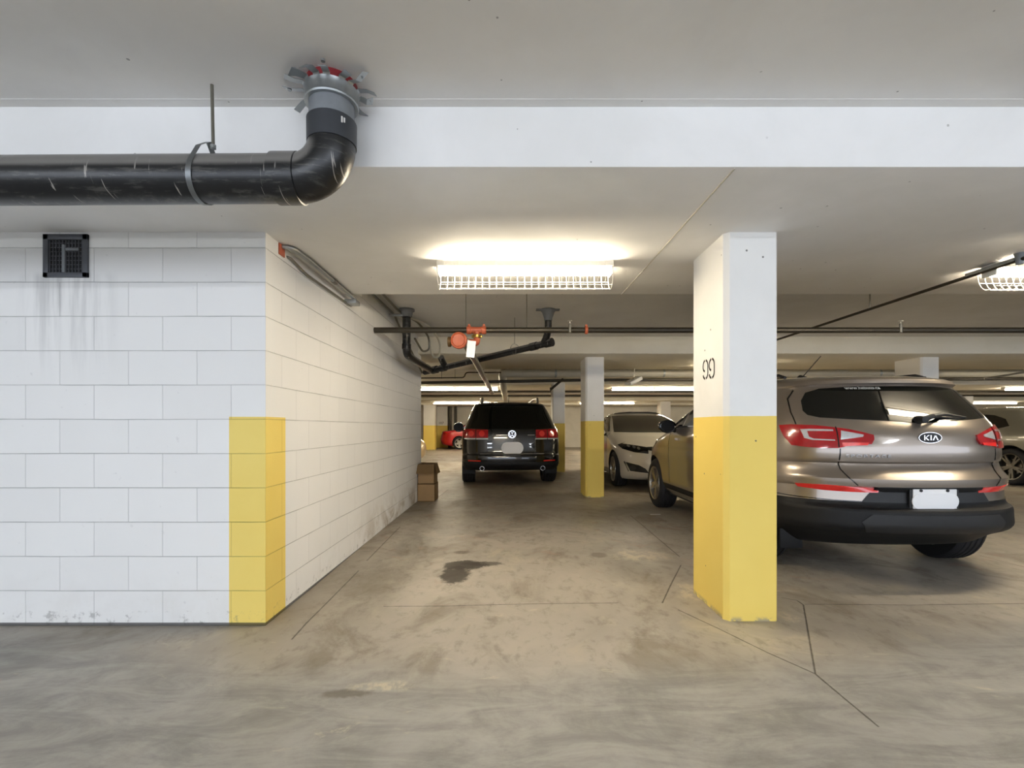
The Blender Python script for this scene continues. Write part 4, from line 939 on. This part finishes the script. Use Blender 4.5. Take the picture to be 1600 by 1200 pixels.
for sg in (1, -1):
    tl = T.patch('tail_light', [(.46, 1.085), (.46, .93), (.84, .93), (.32, .93, 'side'), (.40, 1.0, 'side'), (.42, 1.09, 'side'), (.85, 1.10)], 'rear', M['redlens'], off=.008, thick=.02, side=sg)
    T.patch('clear_strip', [(.46, .925), (.46, .90), (.85, .90), (.30, .905, 'side'), (.32, .925, 'side')], 'rear', M['clearlens'], off=.010, thick=.01, side=sg, parent=tl, label='pale strip below the red lens')
    T.strip('lens_seam', [(.69, 1.09), (.69, .90)], .010, 'rear', M['glossblack'], side=sg, off=.011, parent=tl)
    for x in (.58, .78): T.patch('lamp_bowl', [(x+.055*math.cos(a), 1.01+.055*math.sin(a)) for a in (2*PI*i/12 for i in range(12))], 'rear', M['brightred'], off=.011, thick=.006, side=sg, parent=tl)
    T.patch('reflector', [(.60, .505), (.60, .485), (.84, .487), (.84, .507)], 'rear', M['brightred'], off=.005, side=sg)
    bar('roof_rail', [off(T, (sg*.56, .60, 1.63)), off(T, (sg*.56, .64, 1.715)), off(T, (sg*.57, 1.3, 1.735)), off(T, (sg*.58, 2.3, 1.70)), off(T, (sg*.60, 2.4, 1.62))], .026, M['alloy'], T.root)
    T.patch('side_window', [(.55, 1.17), (.66, 1.50), (1.35, 1.545), (1.4, 1.15)], 'side', M['glass'], side=sg)
    T.patch('side_window', [(1.46, 1.15), (1.42, 1.545), (2.2, 1.53), (2.75, 1.38), (3.2, 1.14)], 'side', M['glass'], side=sg)
    T.strip('chrome_window_trim', [(.5, 1.135), (1.5, 1.12), (3.25, 1.11)], .018, 'side', M['chrome'], side=sg)
    T.strip('chrome_roof_trim', [(.48, 1.2), (.62, 1.53), (1.4, 1.575), (2.25, 1.56)], .02, 'side', M['chrome'], side=sg)
    mirror_part(T, 1.10, 2.95, 1.14, sg, M['glossblack'], (.13, .10, .12))
    bm = bmesh.new(); lathe(bm, [(.045, -.10), (.045, 0), (.035, 0), (.035, -.1)], 'Y', 16, off(T, (sg*.58, .10, .355)), closed=True); obj('exhaust_tip', bm, M['chrome'], T.root)
    bm = bmesh.new(); box(bm, sg*.83-.12, sg*.83+.12, .56-L/2, .575-L/2, .20, .48, .01); obj('mud_flap', bm, M['black'], T.root)
T.strip('chrome_strip', [(-.62, .625), (.62, .625)], .012, 'rear', M['chrome'])
for x0, x1 in ((-.31, -.09), (.30, .44)): T.strip('reflection_strip', [(x0, .985), (x1, .985)], .014, 'rear', M['chrome'])  # short chrome strips imitate reflections on the tailgate
T.patch('windshield', [(-.75, 1.16), (.75, 1.16), (.64, 1.55), (-.64, 1.55)], 'front', M['glass'])
ez = 1.0; ep = T.at(0, ez); bm = bmesh.new()
lathe(bm, [(.062, -.012), (.076, -.012), (.076, .01), (.062, .01)], 'Y', 28, (0, ep.y, ez), closed=True)
def seg(p, q, w=.008):
    p, q = Vector(p), Vector(q); d = (q-p).normalized(); n_ = Vector((-d.y, d.x))*w/2
    prism(bm, [tuple(p+n_+Vector((0, ez))), tuple(q+n_+Vector((0, ez))), tuple(q-n_+Vector((0, ez))), tuple(p-n_+Vector((0, ez)))], ep.y-.012, ep.y+.004)
for a, b in (((-.026, .057), (0, .008)), ((.026, .057), (0, .008)), ((-.055, .028), (-.027, -.052)), ((-.027, -.052), (0, -.004)), ((0, -.004), (.027, -.052)), ((.027, -.052), (.055, .028))): seg(a, b)
be_ = obj('badge', bm, M['chrome'], T.root)
bm = bmesh.new(); lathe(bm, [(.064, -.004), (.064, .01)], 'Y', 28, (0, ep.y, ez)); obj('badge_field', bm, M['black'], be_)
pp = T.at(0, .74); bm = bmesh.new(); box(bm, -.16, .16, pp.y-.012, pp.y+.01, .655, .81, .003); pf_ = obj('plate_frame', bm, M['black'], T.root)
bm = prism(bmesh.new(), rrect(-.212, .212, .622, .852, .11), pp.y-.02, pp.y-.010); obj('licence_plate', bm, M['white'], pf_)
bar('antenna', [off(T, (0, 1.0, 1.66)), off(T, (0, .93, 1.76))], .006, M['black'], T.root, 6)

# ---- sedans
def sedan_rows(L=4.9, w=.93, h=1.48):
    k = w/.93; q = h/1.48
    R = [(.19, .86, .30, .5, 2.6, L-.20, .7, 2.4), (.24, .90, .12, .55, 2.5, L-.08, .85, 2.2), (.34, .925, .04, .6, 2.4, L-.02, .95, 2.1), (.50, .93, .0, .62, 2.4, L, 1.0, 2.1), (.62, .93, .03, .62, 2.4, L-.02, 1.0, 2.1), (.72, .928, .05, .62, 2.4, L-.07, 1.0, 2.1),
         (.78, .925, .06, .62, 2.4, L-.16, 1.0, 2.1), (.82, .92, .07, .62, 2.4, L-.32, 1.0, 2.15), (.87, .915, .08, .6, 2.4, L-.62, .85, 2.2), (.92, .905, .09, .6, 2.4, L-.95, .6, 2.3), (.955, .895, .12, .58, 2.4, L-1.17, .5, 2.4), (.99, .88, .28, .5, 2.4, L-1.30, .45, 2.4), (1.02, .865, .62, .4, 2.5, L-1.42, .42, 2.5),
         (1.34, .66, 1.35, .35, 2.6, L-2.28, .4, 2.6), (1.39, .62, 1.52, .35, 2.6, L-2.44, .4, 2.6), (1.43, .56, 1.72, .35, 2.4, L-2.6, .35, 2.4), (1.465, .42, 2.0, .25, 2.2, L-2.8, .25, 2.2), (1.48, .2, 2.25, .1, 2.1, L-2.95, .1, 2.1)]
    return [(z*q if z > .9 else z, ww*k, *rest) for z, ww, *rest in R]
def sedan(name, loc, rz, label, paint, L=4.9, w=.93, h=1.48, cat='car', alloy=None, spokes=5, front=True):
    c = Car(name, loc, rz, L, sedan_rows(L, w, h), label, paint, cat=cat, nu=(12, 18, 16)); q = h/1.48; k = w/.93
    wf, wr = L-.98, 1.08
    c.body((wr, wf), .335, mats=[paint, M['well']], dz=.03, arch=.035)
    for y in (wr, wf):
        for sg in (1, -1): c.wheel(y, sg, .335, w-.012, .22, .235, spokes, True, alloy)
    c.patch('windshield', [(-.76*k, 1.03*q), (-.4*k, 1.022*q), (.4*k, 1.022*q), (.76*k, 1.03*q), (.60*k, 1.385*q), (.3*k, 1.395*q), (-.3*k, 1.395*q), (-.60*k, 1.385*q)], 'front', M['glass'])
    c.patch('rear_window', [(-.70*k, 1.04*q), (.70*k, 1.04*q), (.56*k, 1.38*q), (-.56*k, 1.38*q)], 'rear', M['glass'])
    for sg in (1, -1):
        c.patch('side_window', [(1.15, 1.04*q), (1.55, 1.33*q), (2.10, 1.385*q), (2.14, 1.03*q)], 'side', M['glass'], side=sg)
        c.patch('side_window', [(2.20, 1.03*q), (2.16, 1.385*q), (L-2.62, 1.37*q), (L-1.75, 1.04*q)], 'side', M['glass'], side=sg)
        c.strip('door_gap', [(2.17, 1.02*q), (2.17, .5), (2.12, .26)], .008, 'side', M['glossblack'], side=sg)
        c.strip('door_gap', [(L-1.62, 1.0*q), (L-1.58, .5), (L-1.6, .26)], .008, 'side', M['glossblack'], side=sg)
        c.patch('door_handle', [(2.3, .90), (2.3, .875), (2.5, .875), (2.5, .90)], 'side', paint, off=.025, thick=.025, side=sg)
        c.patch('tail_light', [(.42*k, .90), (.42*k, .80), (.80*k, .78), (.42, .80, 'side'), (.50, .90, 'side'), (.80*k, .92)], 'rear', M['redlens'], off=.006, side=sg)
        mirror_part(c, w+.07, L-1.85, 1.02*q, sg, paint, (.11, .07, .07))
    return c
S = sedan('sedan', (2.905, 8.32+4.93/2, 0), PI, 'white sedan facing the camera behind the taupe SUV', M['p_white'], 4.93, .935, 1.49, spokes=5)
for sg in (1, -1):
    hl = S.patch('headlamp', [(.47, .665), (.46, .775), (.62, .80), (.80, .83), (4.12, .85, 'side'), (4.09, .80, 'side'), (.83, .735), (.68, .685)], 'front', M['glossblack'], off=.006, side=sg)
    for x, z, r in ((.66, .77, .025), (.73, .785, .022), (.60, .75, .024)):
        S.patch('lamp_bowl', [(x+r*math.cos(a), z+r*math.sin(a)) for a in (2*PI*i/10 for i in range(10))], 'front', M['chrome'], off=.010, thick=.006, side=sg, parent=hl)
    S.patch('grille', [(.03, .775), (.22, .795), (.46, .78), (.49, .735), (.34, .70), (.20, .62), (.05, .60)], 'front', M['glossblack'], off=.005, side=sg)
    S.strip('grille_bar', [(.10, .775), (.26, .64)], .010, 'front', M['chrome'], off=.009, side=sg); S.strip('grille_bar', [(.22, .785), (.36, .70)], .010, 'front', M['chrome'], off=.009, side=sg)
    fg = S.patch('fog_lamp_recess', [(.80, .50), (.74, .345), (.47, .325), (.52, .40), (.62, .46)], 'front', M['black'], off=.004, side=sg)
    S.patch('fog_lamp', [(.70+.05*math.cos(a), .405+.042*math.sin(a)) for a in (2*PI*i/12 for i in range(12))], 'front', M['headlens'], off=.008, side=sg, parent=fg)
    S.strip('fog_lamp_trim', [(.82, .51), (.76, .335)], .014, 'front', M['chrome'], off=.007, side=sg)
S.patch('lower_grille', [(-.40, .43), (.40, .43), (.34, .31), (-.34, .31)], 'front', M['black'])
for z in (.34, .37, .40): S.strip('grille_bar', [(-.38, z), (.38, z)], .006, 'front', M['dgrey'], off=.007)
S.strip('lower_intake', [(-.36, .262), (.36, .262)], .02, 'front', M['black'])
# head restraints and pale rear window seen through the windshield
R_ = sedan('sedan', (-3.72+4.5/2, 25.55, 0), -PI/2, 'bright red car standing side on in the far distance', M['p_red'], 4.5, .86, 1.44)
Bq = sedan('sedan', (-2.52-4.7/2, 14.25, 0), -PI/2, 'beige car mostly hidden behind the end of the block wall', M['p_beige'], 4.7, .9, 1.47)

# ---- grey crossover at the right edge
L = 4.6
rows = [(.26, .86, .28, .4, 2.6, 4.35, .5, 2.4), (.34, .90, .08, .5, 2.5, 4.50, .6, 2.3), (.48, .925, .0, .55, 2.5, 4.58, .7, 2.2), (.62, .93, .03, .55, 2.5, 4.6, .8, 2.2), (.80, .93, .08, .55, 2.5, 4.52, .8, 2.2), (.92, .925, .10, .55, 2.5, 4.3, .8, 2.2), (.98, .915, .12, .52, 2.5, 3.9, .6, 2.3),
 (1.03, .90, .15, .50, 2.5, 3.55, .5, 2.4), (1.10, .875, .22, .48, 2.5, 3.35, .42, 2.5), (1.42, .74, .62, .42, 2.5, 2.6, .4, 2.6), (1.47, .71, .66, .42, 2.5, 2.48, .4, 2.6), (1.50, .67, .70, .42, 2.4, 2.38, .4, 2.5), (1.53, .60, .95, .4, 2.3, 2.2, .35, 2.3), (1.555, .45, 1.3, .3, 2.2, 2.0, .25, 2.2), (1.56, .25, 1.5, .1, 2.1, 1.9, .1, 2.1)]
G = Car('crossover', (10.75, 8.55+L/2, 0), 0, L, rows, 'grey crossover cut off by the right edge, beside the taupe SUV', M['p_grey'], nu=(14, 20, 12))
G.body((.90, 3.62), .36, matf=lambda z, c: 1 if z < .40 else 0, mats=[M['p_grey'], M['blackgrain'], M['well']], rows_extra=(.40,), dz=.03, arch=.06)
for y in (.90, 3.62):
    for sg in (1, -1): G.wheel(y, sg, .36, .915, .23, .255, 5, True, M['darkalloy'])
for sg in (1, -1):
    G.patch('side_window', [(.98, 1.16), (1.10, 1.30), (1.35, 1.38), (1.62, 1.41), (1.64, 1.10), (1.2, 1.11)], 'side', M['glass'], side=sg)
    G.patch('side_window', [(1.70, 1.10), (1.68, 1.41), (2.3, 1.40), (2.65, 1.28), (2.9, 1.10)], 'side', M['glass'], side=sg)
    G.strip('chrome_window_trim', [(.95, 1.15), (1.2, 1.09), (1.7, 1.08), (2.95, 1.07)], .014, 'side', M['chrome'], side=sg)
    G.patch('tail_light', [(.45, .98), (.45, .90), (.82, .88), (.50, .90, 'side'), (.56, 1.0, 'side'), (.80, 1.02)], 'rear', M['redlens'], off=.006, side=sg)
    G.strip('door_gap', [(1.67, 1.08), (1.68, .6), (1.72, .40)], .008, 'side', M['glossblack'], side=sg)
    mirror_part(G, 1.0, 2.75, 1.12, sg, M['glossblack'], (.11, .08, .08))
G.patch('rear_window', [(-.66, 1.14), (.66, 1.14), (.58, 1.42), (-.58, 1.42)], 'rear', M['glass'])
G.patch('windshield', [(-.68, 1.12), (.68, 1.12), (.60, 1.45), (-.60, 1.45)], 'front', M['glass'])

q = fl(1024, 804); pc = obj('paper_scrap', bx(-.07, .07, -.012, .012, 0, .002), M['white'], loc=(q[0], q[1], .001)); pc.rotation_euler = (0, 0, .1)
tag(pc, 'tiny white paper scrap on the floor near the front wheel of the taupe SUV', 'litter')
